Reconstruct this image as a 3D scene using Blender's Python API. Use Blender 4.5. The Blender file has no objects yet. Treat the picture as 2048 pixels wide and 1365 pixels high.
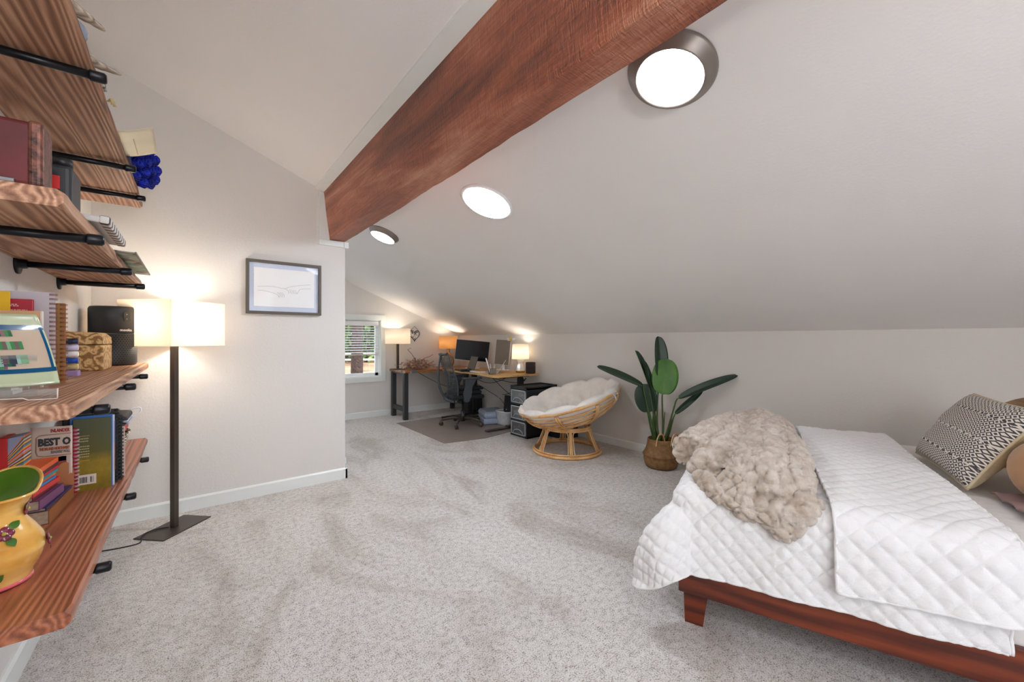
import bpy, bmesh, math, random
from mathutils import Vector, Matrix, Euler, noise
random.seed(7)
S = bpy.context.scene
COL = S.collection
R = math.radians
PI = math.pi

# ---------------------------------------------------------------- camera
cd = bpy.data.cameras.new('camera'); cam = bpy.data.objects.new('camera', cd); COL.objects.link(cam)
cd.sensor_fit = 'HORIZONTAL'; cd.sensor_width = 36.0; cd.lens = 36.0 * 804 / 2048
cd.shift_y = -(678.5 - 682.5) / 2048 * -1
cd.clip_start = 0.02; cd.clip_end = 300
cam.location = (0, 0, 1.3); cam.rotation_euler = (R(90), 0, R(-38.6))
S.camera = cam
# ---------------------------------------------------------------- world, sun, exposure
W = bpy.data.worlds.new('world'); S.world = W; W.use_nodes = True
W.node_tree.nodes['Background'].inputs[0].default_value = (0.72, 0.86, 1.0, 1)
W.node_tree.nodes['Background'].inputs[1].default_value = .9
sd = bpy.data.lights.new('sun', 'SUN'); sd.energy = 1.6; sd.angle = R(1); sd.color = (1, .95, .88)
so = bpy.data.objects.new('sun', sd); COL.objects.link(so); so.rotation_euler = (R(48), 0, R(25))
S.view_settings.view_transform = 'Standard'; S.view_settings.look = 'None'
S.view_settings.gamma = 1; S.view_settings.use_curve_mapping = False
S.view_settings.exposure = 1.58
S.cycles.max_bounces = 10; S.cycles.diffuse_bounces = 8; S.cycles.transmission_bounces = 8
S.cycles.transparent_max_bounces = 12
S.cycles.sample_clamp_indirect = 6; S.cycles.caustics_reflective = False; S.cycles.caustics_refractive = False
CEIL_E = 8.0       # emission of the ceiling fixtures
BULB = 5.0         # watts of the lamps' bulbs
FILL_UPLIGHT = 16.0     # watts of the uplight added behind the camera as fill
FILL_PANE_E = 2.2         # emission of the window panes added behind the camera as fill

# ---------------------------------------------------------------- material helpers
def srgb(r, g, b):
    f = lambda c: (c / 255 / 12.92) if c / 255 <= .04045 else ((c / 255 + .055) / 1.055) ** 2.4
    return (f(r), f(g), f(b), 1)
MATS = {}
class NT:
    def __init__(s, name):
        s.m = bpy.data.materials.new(name); s.m.use_nodes = True; s.t = s.m.node_tree
        s.p = s.t.nodes['Principled BSDF']; s.out = s.t.nodes['Material Output']; s.tc = None
    def n(s, typ, props=None, **inp):
        nd = s.t.nodes.new(typ)
        for k, v in (props or {}).items(): setattr(nd, k, v)
        for k, v in inp.items(): s.set(nd, k.replace('_', ' '), v)
        return nd
    def set(s, nd, k, v):
        i = nd.inputs[int(k[1:])] if k[0] == 'i' and k[1:].isdigit() else nd.inputs[k]
        if isinstance(v, bpy.types.NodeSocket): s.t.links.new(v, i)
        else: i.default_value = v
    def coord(s, kind='Object', scale=(1, 1, 1), rot=(0, 0, 0), loc=(0, 0, 0)):
        if not s.tc: s.tc = s.n('ShaderNodeTexCoord')
        mp = s.n('ShaderNodeMapping'); s.t.links.new(s.tc.outputs[kind], mp.inputs[0])
        mp.inputs['Scale'].default_value = scale; mp.inputs['Rotation'].default_value = rot; mp.inputs['Location'].default_value = loc
        return mp.outputs[0]
    def noise(s, vec, scale=5, detail=3, rough=.5, dist=0):
        return s.n('ShaderNodeTexNoise', None, Vector=vec, Scale=scale, Detail=detail, Roughness=rough, Distortion=dist).outputs[0]
    def ramp(s, fac, *stops):
        r = s.n('ShaderNodeValToRGB'); s.t.links.new(fac, r.inputs[0]); e = r.color_ramp.elements
        while len(e) < len(stops): e.new(.5)
        for i, (p, c) in enumerate(stops): e[i].position = p; e[i].color = c
        return r.outputs[0]
    def math(s, op, a, b=0, c=0):
        nd = s.n('ShaderNodeMath', {'operation': op}); s.set(nd, 'i0', a); s.set(nd, 'i1', b); s.set(nd, 'i2', c); return nd.outputs[0]
    def mix(s, fac, a, b, typ='MIX'):
        nd = s.n('ShaderNodeMix', {'data_type': 'RGBA', 'blend_type': typ}); s.set(nd, 'i0', fac); s.set(nd, 'i6', a); s.set(nd, 'i7', b); return nd.outputs[2]
    def bump(s, h, strength=.3, dist=.01):
        b = s.n('ShaderNodeBump', None, Strength=strength, Distance=dist, Height=h); s.t.links.new(b.outputs[0], s.p.inputs['Normal']); return b
def plain(name, c, rough=.6, metal=0, var=0.06, vs=8, bs=0, bd=.003, bscale=120, coat=0, alpha=1, trans=0, emit=0, sheen=0, ior=None, coord='Object'):
    k = name
    if k in MATS: return MATS[k]
    n = NT(name); v = n.coord(coord)
    col = srgb(*c)
    if var:
        lo = tuple(max(0, x * (1 - var * 2.2)) for x in col[:3]) + (1,); hi = tuple(min(1, x * (1 + var)) for x in col[:3]) + (1,)
        n.set(n.p, 'Base Color', n.ramp(n.noise(v, vs, 4), (.3, lo), (.7, hi)))
    else: n.p.inputs['Base Color'].default_value = col
    n.p.inputs['Roughness'].default_value = rough; n.p.inputs['Metallic'].default_value = metal
    if coat: n.p.inputs['Coat Weight'].default_value = coat; n.p.inputs['Coat Roughness'].default_value = .08
    if alpha < 1: n.p.inputs['Alpha'].default_value = alpha
    if trans: n.p.inputs['Transmission Weight'].default_value = trans
    if ior: n.p.inputs['IOR'].default_value = ior
    if sheen: n.p.inputs['Sheen Weight'].default_value = sheen
    if emit: n.p.inputs['Emission Color'].default_value = col; n.p.inputs['Emission Strength'].default_value = emit
    if bs: n.bump(n.noise(v, bscale, 3), bs, bd)
    MATS[k] = n.m; return n.m

def m_wall():
    n = NT('wall_paint'); v = n.coord()
    n.set(n.p, 'Base Color', n.ramp(n.noise(v, .8, 2), (.3, srgb(214, 210, 205)), (.7, srgb(219, 215, 210))))
    n.p.inputs['Roughness'].default_value = .75
    h = n.math('ADD', n.math('MULTIPLY', n.noise(v, 55, 3, .55, .6), .8), n.math('MULTIPLY', n.noise(v, 160, 2), .3))
    n.bump(h, .32, .006); return n.m
def m_ceil():
    n = NT('ceiling_paint'); v = n.coord()
    n.set(n.p, 'Base Color', n.ramp(n.noise(v, 1.2, 2), (.3, srgb(230, 228, 226)), (.7, srgb(234, 232, 230))))
    n.p.inputs['Roughness'].default_value = .8
    n.bump(n.noise(v, 80, 3), .22, .004); return n.m
def m_carpet():
    n = NT('carpet_pile'); v = n.coord()
    big = n.noise(n.coord(scale=(1, .5, 1), rot=(0, 0, .6)), 1.9, 4, .62, 1.2)
    fine = n.noise(v, 170, 3, .75); mid = n.noise(v, 34, 3, .6)
    base = n.ramp(big, (.32, srgb(206, 198, 190)), (.5, srgb(234, 229, 224)), (.7, srgb(240, 236, 232)))
    f = n.math('ADD', n.math('MULTIPLY', fine, .75), n.math('MULTIPLY', mid, .25))
    c = n.mix(1.0, base, n.ramp(f, (.37, srgb(104, 96, 90)), (.45, srgb(214, 209, 205)), (.54, (1, 1, 1, 1))), 'MULTIPLY')
    n.set(n.p, 'Base Color', c); n.p.inputs['Roughness'].default_value = 1; n.p.inputs['Sheen Weight'].default_value = .2
    n.p.inputs['Specular IOR Level'].default_value = .1
    n.bump(f, .9, .012); return n.m
def m_wood(name, stops, axis='Y', ring=26, rough=.55, coat=0, bump=.4, stretch=.12, fine=90, wdist=3.0):
    if name in MATS: return MATS[name]
    n = NT(name)
    sc = {'X': (stretch, 1, 1), 'Y': (1, stretch, 1), 'Z': (1, 1, stretch)}[axis]
    v = n.coord(scale=sc)
    warp = n.noise(v, 3.2, 3, .5, .5)
    ad = n.n('ShaderNodeVectorMath', {'operation': 'ADD'}); n.set(ad, 'i0', v)
    cb = n.n('ShaderNodeCombineXYZ'); w3 = n.math('MULTIPLY', warp, wdist * .12)
    for i in range(3): n.set(cb, 'i%d' % i, w3)
    n.t.links.new(cb.outputs[0], ad.inputs[1])
    wv = n.n('ShaderNodeTexWave', {'wave_type': 'RINGS', 'rings_direction': axis}, Vector=ad.outputs[0], Scale=ring, Distortion=2.5, Detail=3, Detail_Scale=1.2).outputs[1]
    g = n.noise(n.coord(scale=tuple(s * (1 if s == 1 else .25) for s in sc)), fine, 4, .65)
    bl = n.noise(v, 2.0, 3)
    f = n.math('ADD', n.math('ADD', n.math('MULTIPLY', wv, .2), n.math('MULTIPLY', g, .42)), n.math('MULTIPLY', bl, .5))
    c = n.ramp(f, *stops)
    kn = n.n('ShaderNodeTexVoronoi', None, Vector=n.coord(scale=tuple(s * (1 if s == 1 else 3.0) for s in sc)), Scale=2.6).outputs[0]
    c = n.mix(n.ramp(kn, (.035, (.75, .75, .75, 1)), (.075, (0, 0, 0, 1))), c, stops[0][1])
    n.set(n.p, 'Base Color', c); n.p.inputs['Roughness'].default_value = rough
    if coat: n.p.inputs['Coat Weight'].default_value = coat; n.p.inputs['Coat Roughness'].default_value = .25
    n.bump(n.math('ADD', n.math('MULTIPLY', wv, .6), n.math('MULTIPLY', g, .6)), bump, .004)
    MATS[name] = n.m; return n.m
def m_beam():
    n = NT('beam_wood'); v = n.coord(scale=(1, .14, 1))
    big = n.noise(v, 4.5, 4, .6, 1.0); saw = n.noise(n.coord(scale=(1, 9, .8), rot=(.12, 0, 0)), 20, 2, .5, .2)
    grain = n.noise(n.coord(scale=(1, .03, 1)), 120, 4, .7)
    f = n.math('ADD', n.math('MULTIPLY', big, .62), n.math('ADD', n.math('MULTIPLY', saw, .16), n.math('MULTIPLY', grain, .26)))
    n.set(n.p, 'Base Color', n.ramp(f, (.37, srgb(84, 46, 36)), (.46, srgb(130, 72, 52)), (.54, srgb(164, 92, 64)), (.68, srgb(206, 150, 122))))
    n.p.inputs['Roughness'].default_value = .42; n.p.inputs['Specular IOR Level'].default_value = .6
    n.bump(n.math('ADD', n.math('MULTIPLY', saw, 1.0), grain), .8, .008); return n.m
def m_mesh_ribs():
    return plain('rib_plastic', (52, 58, 62), .45)
def m_quilt():
    n = NT('quilt_cotton'); v = n.coord()
    n.p.inputs['Base Color'].default_value = srgb(232, 231, 231); n.p.inputs['Roughness'].default_value = .85
    n.p.inputs['Sheen Weight'].default_value = .25
    h = n.math('ADD', n.noise(v, 26, 3, .55, 1.2), n.math('MULTIPLY', n.noise(n.coord(scale=(1, 2.2, 1)), 60, 3, .6, .8), .4))
    n.bump(h, .35, .008); return n.m
def m_fur():
    n = NT('chunky_fur'); v = n.coord()
    n.set(n.p, 'Base Color', n.ramp(n.noise(v, 14, 4, .6), (.35, srgb(196, 176, 156)), (.6, srgb(226, 212, 197))))
    n.p.inputs['Roughness'].default_value = 1; n.p.inputs['Sheen Weight'].default_value = .5
    n.bump(n.math('ADD', n.noise(v, 180, 4, .8), n.math('MULTIPLY', n.noise(v, 60, 3), .6)), .8, .008); return n.m
def m_ikat():
    n = NT('zigzag_weave'); v = n.coord(scale=(1, 1, 1))
    wob = n.noise(v, 40, 2)
    sx = n.n('ShaderNodeSeparateXYZ'); n.t.links.new(v, sx.inputs[0])
    u = n.math('ADD', n.math('MULTIPLY', sx.outputs[0], 28.0), n.math('MULTIPLY', wob, .12))
    w = n.math('ADD', n.math('MULTIPLY', sx.outputs[1], 40.0), n.math('MULTIPLY', wob, .12))
    tri = lambda a: n.math('ABSOLUTE', n.math('SUBTRACT', n.math('FRACT', a), .5))
    d = n.math('ADD', tri(u), tri(w))
    st = n.math('FRACT', n.math('MULTIPLY', d, 2.0))
    k = n.math('GREATER_THAN', st, .52)
    u2 = n.math('MULTIPLY', sx.outputs[1], 8.5)
    z = n.math('FRACT', n.math('ADD', n.math('MULTIPLY', w, .5), n.math('MULTIPLY', tri(n.math('MULTIPLY', u, .5)), 1.6)))
    k2 = n.math('GREATER_THAN', z, .55)
    sel = n.math('GREATER_THAN', n.math('FRACT', u2), .93)
    kk = n.math('ADD', n.math('MULTIPLY', k, n.math('SUBTRACT', 1, sel)), n.math('MULTIPLY', k2, sel))
    n.set(n.p, 'Base Color', n.mix(kk, srgb(226, 218, 206), srgb(74, 70, 74))); n.p.inputs['Roughness'].default_value = .95
    n.bump(n.math('ADD', n.math('MULTIPLY', kk, -.5), n.noise(v, 200, 2)), .5, .004); return n.m
def m_weave():
    n = NT('seagrass_weave'); v = n.coord('UV')
    br = n.n('ShaderNodeTexBrick', None, Vector=v, Scale=1.0, Mortar_Size=.012, Brick_Width=.022, Row_Height=.03)
    n.set(br, 'Color1', srgb(190, 146, 92)); n.set(br, 'Color2', srgb(160, 116, 66)); n.set(br, 'Mortar', srgb(96, 64, 34))
    n.set(n.p, 'Base Color', n.mix(.35, br.outputs[0], n.ramp(n.noise(n.coord(), 30, 3), (.3, srgb(150, 106, 58)), (.7, srgb(204, 162, 108)))))
    n.p.inputs['Roughness'].default_value = .7
    n.bump(n.math('SUBTRACT', 1, br.outputs[1]), .8, .006); return n.m
def m_shade(name, c, tr=.55):
    n = NT(name); n.p.inputs['Base Color'].default_value = srgb(*c); n.p.inputs['Roughness'].default_value = .9
    n.bump(n.noise(n.coord(scale=(1, 1, 4)), 160, 2), .15, .002)
    t = n.n('ShaderNodeBsdfTranslucent', None, Color=srgb(*c)); mx = n.n('ShaderNodeMixShader', None, Fac=tr)
    n.t.links.new(n.p.outputs[0], mx.inputs[1]); n.t.links.new(t.outputs[0], mx.inputs[2]); n.t.links.new(mx.outputs[0], n.out.inputs[0]); return n.m
def m_glass(name, c=(255, 255, 255), fac=.12, rough=.03):
    n = NT(name); n.t.nodes.remove(n.p)
    tr = n.n('ShaderNodeBsdfTransparent', None, Color=srgb(*c)); g = n.n('ShaderNodeBsdfGlossy', None, Roughness=rough)
    mx = n.n('ShaderNodeMixShader', None, Fac=fac); n.t.links.new(tr.outputs[0], mx.inputs[1]); n.t.links.new(g.outputs[0], mx.inputs[2]); n.t.links.new(mx.outputs[0], n.out.inputs[0]); return n.m
def emis(name, c, e):
    n = NT(name); n.t.nodes.remove(n.p); em = n.n('ShaderNodeEmission', None, Color=srgb(*c), Strength=e); n.t.links.new(em.outputs[0], n.out.inputs[0]); return n.m

WALL = m_wall(); CEIL = m_ceil(); CARPET = m_carpet(); BEAM = m_beam(); QUILT = m_quilt(); FUR = m_fur(); IKAT = m_ikat(); WEAVE = m_weave()
TRIM = plain('trim_white', (226, 229, 226), .35, var=.01)
SHELF = m_wood('shelf_wood', ((.30, srgb(84, 54, 38)), (.46, srgb(140, 96, 70)), (.58, srgb(174, 126, 96)), (.76, srgb(212, 172, 140))), 'Y', ring=15, stretch=.07)
SHELFR = m_wood('shelf_wood_red', ((.30, srgb(76, 40, 26)), (.46, srgb(132, 72, 46)), (.6, srgb(164, 94, 62)), (.78, srgb(190, 128, 92))), 'Y', ring=15, rough=.38, coat=.25, stretch=.07)
BEDW = m_wood('acacia_wood', ((.34, srgb(56, 18, 9)), (.5, srgb(92, 34, 16)), (.64, srgb(122, 50, 22)), (.8, srgb(144, 68, 34))), 'X', ring=5, rough=.35, coat=.2, bump=.06, fine=40)
TANW = m_wood('tan_wood', ((.35, srgb(128, 92, 62)), (.5, srgb(158, 120, 86)), (.75, srgb(184, 146, 108))), 'Y', ring=14, rough=.5, bump=.1)
DESKW = m_wood('walnut_top', ((.34, srgb(92, 50, 20)), (.5, srgb(150, 90, 40)), (.7, srgb(196, 132, 70))), 'X', ring=14, rough=.35, coat=.3, bump=.1)
BAMB = m_wood('bamboo_top', ((.34, srgb(178, 128, 70)), (.5, srgb(208, 160, 96)), (.7, srgb(226, 186, 126))), 'Y', ring=20, rough=.4, bump=.08)
RATTAN = m_wood('rattan', ((.34, srgb(176, 122, 68)), (.5, srgb(214, 162, 100)), (.7, srgb(228, 188, 132))), 'Z', ring=2, rough=.4, coat=.3, bump=.1, stretch=.5)
BLACK = plain('black_metal', (24, 24, 28), .32, .4, var=.03)
BLKP = plain('black_plastic', (30, 31, 34), .45, var=.03)
BRONZE = plain('bronze_metal', (70, 62, 55), .4, .6, var=.03)
DARKG = plain('dark_grey_metal', (62, 62, 64), .45, .3, var=.03)
WHITEP = plain('white_plastic', (236, 236, 236), .4, var=.01)
PAPER = plain('paper', (232, 226, 214), .8, var=.03, vs=60)
ACRYL = m_glass('clear_acrylic', (248, 250, 250), .14)
GLASS = m_glass('window_glass', (250, 252, 252), .05)
LINEN = plain('bed_linen', (226, 222, 218), .9, var=.02, bs=.3, bscale=14, bd=.02)
CUSH = plain('cream_velvet', (232, 226, 218), .95, var=.05, vs=9, bs=.4, bscale=10, bd=.012, sheen=.4)

# ---------------------------------------------------------------- geometry helpers
class MB:
    def __init__(s, M=None): s.v = []; s.f = []; s.mi = []; s.sm = []; s.M = M or Matrix(); s.uv = {}
    def add(s, vs, fs, mi=0, smooth=False, M=None):
        T = s.M @ M if M else s.M; o = len(s.v); s.v += [T @ Vector(p) for p in vs]
        s.f += [tuple(i + o for i in f) for f in fs]; s.mi += [mi] * len(fs); s.sm += [smooth] * len(fs); return o
    def box(s, lo, hi, mi=0, M=None, b=0.0):
        x0, y0, z0 = lo; x1, y1, z1 = hi
        if b:
            bm = bmesh.new(); bmesh.ops.create_cube(bm, size=1)
            for v in bm.verts: v.co = Vector(((x0 + x1) / 2 + v.co.x * (x1 - x0), (y0 + y1) / 2 + v.co.y * (y1 - y0), (z0 + z1) / 2 + v.co.z * (z1 - z0)))
            b = min(b, (x1 - x0) * .45, (y1 - y0) * .45, (z1 - z0) * .45)
            bmesh.ops.bevel(bm, geom=bm.edges[:] + bm.verts[:], offset=b, segments=3 if b > .004 else 2, affect='EDGES', profile=.5)
            bm.verts.index_update(); s.add([v.co[:] for v in bm.verts], [tuple(v.index for v in f.verts) for f in bm.faces], mi, False, M); bm.free(); return s
        vs = [(x0, y0, z0), (x1, y0, z0), (x1, y1, z0), (x0, y1, z0), (x0, y0, z1), (x1, y0, z1), (x1, y1, z1), (x0, y1, z1)]
        s.add(vs, [(3, 2, 1, 0), (4, 5, 6, 7), (0, 1, 5, 4), (1, 2, 6, 5), (2, 3, 7, 6), (3, 0, 4, 7)], mi, False, M); return s
    def tube(s, pts, r, n=10, mi=0, closed=False, cap=True, M=None, flat=1.0):
        P = [Vector(p) for p in pts]; N = len(P); rs = r if isinstance(r, (list, tuple)) else [r] * N
        up = None; vs = []; fs = []
        for i, p in enumerate(P):
            a = P[i - 1] if (i or closed) else P[0]; c = P[(i + 1) % N] if (i < N - 1 or closed) else P[-1]
            t = (c - a); t = t.normalized() if t.length > 1e-9 else Vector((0, 0, 1))
            if up is None:
                up = Vector((0, 0, 1)) if abs(t.z) < .9 else Vector((1, 0, 0))
            up = (up - t * up.dot(t)); up = up.normalized() if up.length > 1e-6 else t.orthogonal().normalized(); sd = t.cross(up)
            for k in range(n):
                an = 2 * PI * k / n; vs.append(p + (sd * math.cos(an) + up * math.sin(an) * flat) * rs[i])
        for i in range(N if closed else N - 1):
            j = (i + 1) % N
            for k in range(n): fs.append((i * n + k, i * n + (k + 1) % n, j * n + (k + 1) % n, j * n + k))
        if cap and not closed: fs.append(tuple(range(n))[::-1]); fs.append(tuple((N - 1) * n + k for k in range(n)))
        s.add(vs, fs, mi, True, M); return s
    def lathe(s, prof, n=32, mi=0, M=None, smooth=True, closed_top=True):
        vs = []; fs = []; L = len(prof)
        for r, z in prof:
            for k in range(n): a = 2 * PI * k / n; vs.append((r * math.cos(a), r * math.sin(a), z))
        for i in range(L - 1):
            for k in range(n): fs.append((i * n + k, i * n + (k + 1) % n, (i + 1) * n + (k + 1) % n, (i + 1) * n + k))
        if prof[0][0] > 1e-6: fs.append(tuple(range(n))[::-1])
        if closed_top and prof[-1][0] > 1e-6: fs.append(tuple((L - 1) * n + k for k in range(n)))
        s.add(vs, fs, mi, smooth, M); return s
    def prism(s, poly, z0, z1, mi=0, M=None):
        n = len(poly); vs = [(x, y, z0) for x, y in poly] + [(x, y, z1) for x, y in poly]
        s.add(vs, [tuple(range(n))[::-1], tuple(range(n, 2 * n))] + [(i, (i + 1) % n, n + (i + 1) % n, n + i) for i in range(n)], mi, False, M); return s
    def grid(s, fn, nu, nv, mi=0, smooth=True, M=None, wrapu=False, flip=False):
        vs = [fn(i / (nu if wrapu else nu - 1), j / (nv - 1)) for j in range(nv) for i in range(nu)]; fs = []
        for j in range(nv - 1):
            for i in range(nu if wrapu else nu - 1):
                a = j * nu + i; b = j * nu + (i + 1) % nu; q = (a, b, b + nu, a + nu); fs.append(q[::-1] if flip else q)
        s.add(vs, fs, mi, smooth, M); return s
    def ball(s, c, r, mi=0, n=14, sc=(1, 1, 1), M=None):
        c = Vector(c)
        return s.grid(lambda u, v: c + Vector((r * sc[0] * math.cos(2 * PI * u) * math.sin(PI * v), r * sc[1] * math.sin(2 * PI * u) * math.sin(PI * v), -r * sc[2] * math.cos(PI * v))), n, n // 2 + 2, mi, True, M, wrapu=True)
    def build(s, name, mats, parent=None, uvf=None, solid=0, sub=0, label=None, cat=None, group=None, kind=None):
        me = bpy.data.meshes.new(name); me.from_pydata([v[:] for v in s.v], [], s.f)
        if not isinstance(mats, (list, tuple)): mats = [mats]
        for m in mats: me.materials.append(m)
        me.polygons.foreach_set('material_index', s.mi); me.polygons.foreach_set('use_smooth', s.sm)
        if uvf:
            uv = me.uv_layers.new(name='uv')
            for l in me.loops: uv.data[l.index].uv = uvf(me.vertices[l.vertex_index].co)
        me.update()
        o = bpy.data.objects.new(name, me); COL.objects.link(o)
        if parent: o.parent = parent; o.matrix_parent_inverse = PINV[parent.name]
        if solid: m = o.modifiers.new('solid', 'SOLIDIFY'); m.thickness = solid; m.offset = 0
        if sub: m = o.modifiers.new('sub', 'SUBSURF'); m.levels = sub; m.render_levels = sub
        if label: o['label'] = label
        if cat: o['category'] = cat
        if group: o['group'] = group
        if kind: o['kind'] = kind
        return o
PINV = {}
def thing(name, label, cat, loc, rz=0, group=None):
    o = bpy.data.objects.new(name, None); COL.objects.link(o); o.location = loc; o.rotation_euler = (0, 0, rz)
    o.empty_display_size = .05
    o['label'] = label; o['category'] = cat
    if group: o['group'] = group
    PINV[o.name] = Matrix.Identity(4)      # children are built in the thing's own frame
    return o
def inv(o): PINV[o.name] = Matrix.Identity(4); return o
def struct(name, mb, mat, **k): return mb.build(name, mat, kind='structure', **k)
def text_mb(mb, body, size, M, mi=0, depth=.0006, bold=0.0, width=None):
    c = bpy.data.curves.new('t', 'FONT'); c.body = body; c.size = size; c.extrude = depth; c.offset = bold; c.resolution_u = 2
    c.align_x = 'LEFT'; o = bpy.data.objects.new('t', c); COL.objects.link(o)
    dg = bpy.context.evaluated_depsgraph_get(); me = bpy.data.meshes.new_from_object(o.evaluated_get(dg))
    vs = [v.co.copy() for v in me.vertices]; 
    if width and vs:
        w = max(v.x for v in vs) - min(v.x for v in vs); k = width / w
        for v in vs: v.x *= k
    mb.add(vs, [tuple(p.vertices) for p in me.polygons], mi, False, M)
    bpy.data.objects.remove(o); bpy.data.curves.remove(c); bpy.data.meshes.remove(me)
def T(x, y, z): return Matrix.Translation((x, y, z))
def RX(a): return Matrix.Rotation(R(a), 4, 'X')
def RY(a): return Matrix.Rotation(R(a), 4, 'Y')
def RZ(a): return Matrix.Rotation(R(a), 4, 'Z')
def nz(x, y, z=0): return noise.noise(Vector((x, y, z)))
def bez(pts, n=24):
    P = [Vector(p) for p in pts]; out = []
    for i in range(len(P) - 1):
        p0 = P[max(i - 1, 0)]; p1 = P[i]; p2 = P[i + 1]; p3 = P[min(i + 2, len(P) - 1)]
        for k in range(n):
            t = k / n; out.append(.5 * ((2 * p1) + (p2 - p0) * t + (2 * p0 - 5 * p1 + 4 * p2 - p3) * t * t + (3 * p1 - p0 - 3 * p2 + p3) * t ** 3))
    out.append(P[-1]); return out

# ---------------------------------------------------------------- room shell
LX, KX, AY, FY, BY = -.53, 4.06, 3.91, 6.70, -2.6     # left wall, knee wall, picture wall, far wall, back wall
KH, SL = 1.37, .407
def cz(x): return KH + SL * (KX - x)
struct('floor', MB().box((LX - .15, BY - .15, -.12), (KX + .15, FY + .15, 0)), CARPET)
mb = MB(); x0, x1 = LX - .15, KX + .15
mb.add([(x0, BY - .15, cz(x0)), (x1, BY - .15, cz(x1)), (x1, FY + .15, cz(x1)), (x0, FY + .15, cz(x0)),
        (x0, BY - .15, cz(x0) + .15), (x1, BY - .15, cz(x1) + .15), (x1, FY + .15, cz(x1) + .15), (x0, FY + .15, cz(x0) + .15)],
       [(0, 1, 2, 3), (7, 6, 5, 4), (0, 4, 5, 1), (1, 5, 6, 2), (2, 6, 7, 3), (3, 7, 4, 0)])
struct('ceiling', mb, CEIL)
struct('wall_left', MB().box((LX - .12, BY, 0), (LX, FY, cz(LX) - .0)), WALL)
struct('wall_right', MB().box((KX, BY, 0), (KX + .12, FY, KH)), WALL)
def gable(mb, y0, y1, xa, xb):
    vs = []
    for y in (y0, y1): vs += [(xa, y, 0), (xb, y, 0), (xb, y, cz(xb)), (xa, y, cz(xa))]
    mb.add(vs, [(0, 1, 2, 3), (7, 6, 5, 4), (0, 4, 5, 1), (1, 5, 6, 2), (2, 6, 7, 3), (3, 7, 4, 0)]); return mb
struct('wall_back', gable(MB(), BY - .12, BY, LX, KX), WALL)
struct('wall_partition', gable(MB(), AY, AY + .13, LX, 1.125), WALL)
# far wall with the window opening
WX0, WX1, WZ0, WZ1 = 1.35, 2.50, .67, 1.615
mb = MB()
def wseg(mb, xa, xb, za, zb0, zb1):
    vs = []
    for y in (FY, FY + .14): vs += [(xa, y, za), (xb, y, za), (xb, y, zb1), (xa, y, zb0)]
    mb.add(vs, [(0, 1, 2, 3), (7, 6, 5, 4), (0, 4, 5, 1), (1, 5, 6, 2), (2, 6, 7, 3), (3, 7, 4, 0)])
wseg(mb, LX, WX0, 0, cz(LX), cz(WX0)); wseg(mb, WX1, KX, 0, cz(WX1), cz(KX))
wseg(mb, WX0, WX1, 0, WZ0, WZ0); wseg(mb, WX0, WX1, WZ1, cz(WX0), cz(WX1))
struct('wall_far', mb, WALL)
def baseboard(name, p, q, nrm, h=.085, t=.016):
    p = Vector((p[0], p[1], 0)); q = Vector((q[0], q[1], 0)); n = Vector((nrm[0], nrm[1], 0))
    pr = [(0, 0), (t, 0), (t, h - .012), (t * .45, h), (0, h)]; vs = [];
    for e in (p, q): vs += [e + n * a + Vector((0, 0, b)) for a, b in pr]
    k = len(pr); mb = MB(); mb.add(vs, [tuple(range(k)), tuple(range(2 * k - 1, k - 1, -1))] + [(i, k + i, k + (i + 1) % k, (i + 1) % k) for i in range(k)])
    return struct(name, mb, TRIM)
baseboard('baseboard_left', (LX, BY), (LX, AY), (1, 0), .1)
baseboard('baseboard_partition', (LX, AY), (1.141, AY), (0, -1), .1)
baseboard('baseboard_partition_end', (1.125, AY - .016), (1.125, AY + .13), (1, 0), .1)
baseboard('baseboard_far', (LX, FY), (KX, FY), (0, -1), .1)
baseboard('baseboard_right', (KX, BY), (KX, FY), (-1, 0), .09)
baseboard('baseboard_back', (LX, BY), (KX, BY), (0, 1), .1)
# stair curb just behind the partition
mb = MB(); mb.prism([(.4, 4.36), (1.27, 4.36), (1.27, 4.8), (.4, 4.8)], 0, .055); struct('trim_1', mb, TRIM)
# ---- beam and its trims
mb = MB(); N = 130; vs = []; fs = []
for i in range(N + 1):
    y = BY + (AY - .002 - BY) * i / N
    j = lambda k, a: a * nz(y * 2.3, k * 7.1) + a * .5 * nz(y * 9, k * 3.3)
    pts = [(.935, cz(.935) - .002), (.957, 2.42), (.985 + j(1, .006), 2.212 + j(2, .006)), (.992 + j(1, .006), 2.205 + j(2, .006)), (1.126 + j(3, .009), 2.205 + j(4, .007)), (1.132 + j(3, .008), 2.213), (1.13, 2.4), (1.13, cz(1.13) - .002)]
    vs += [(a, y, b) for a, b in pts]
for i in range(N):
    for k in range(7): fs.append((i * 8 + k, i * 8 + k + 1, i * 8 + 9 + k, i * 8 + 8 + k))
fs += [tuple(range(7, -1, -1)), tuple(N * 8 + k for k in range(8))]
mb.add(vs, fs); struct('trim_2', mb, BEAM)
mb = MB(); vs = []
for y in (BY, AY):
    vs += [(.868, y, cz(.868)), (.94, y, cz(.94)), (.94, y, cz(.94) - .014), (.868, y, cz(.868) - .014)]
mb.add(vs, [(0, 3, 2, 1), (4, 5, 6, 7), (0, 1, 5, 4), (1, 2, 6, 5), (2, 3, 7, 6), (3, 0, 4, 7)]); struct('trim_3', mb, TRIM)
mb = MB(); mb.box((.895, AY - .02, 2.2005), (.985, AY, cz(.985)), b=.002); mb.box((.895, AY - .02, 2.15), (1.145, AY, 2.2), b=.002)
mb.box((1.11, AY - .028, 2.145), (1.15, AY + .02, 2.2), b=.002); struct('trim_4', mb, TRIM)

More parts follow.
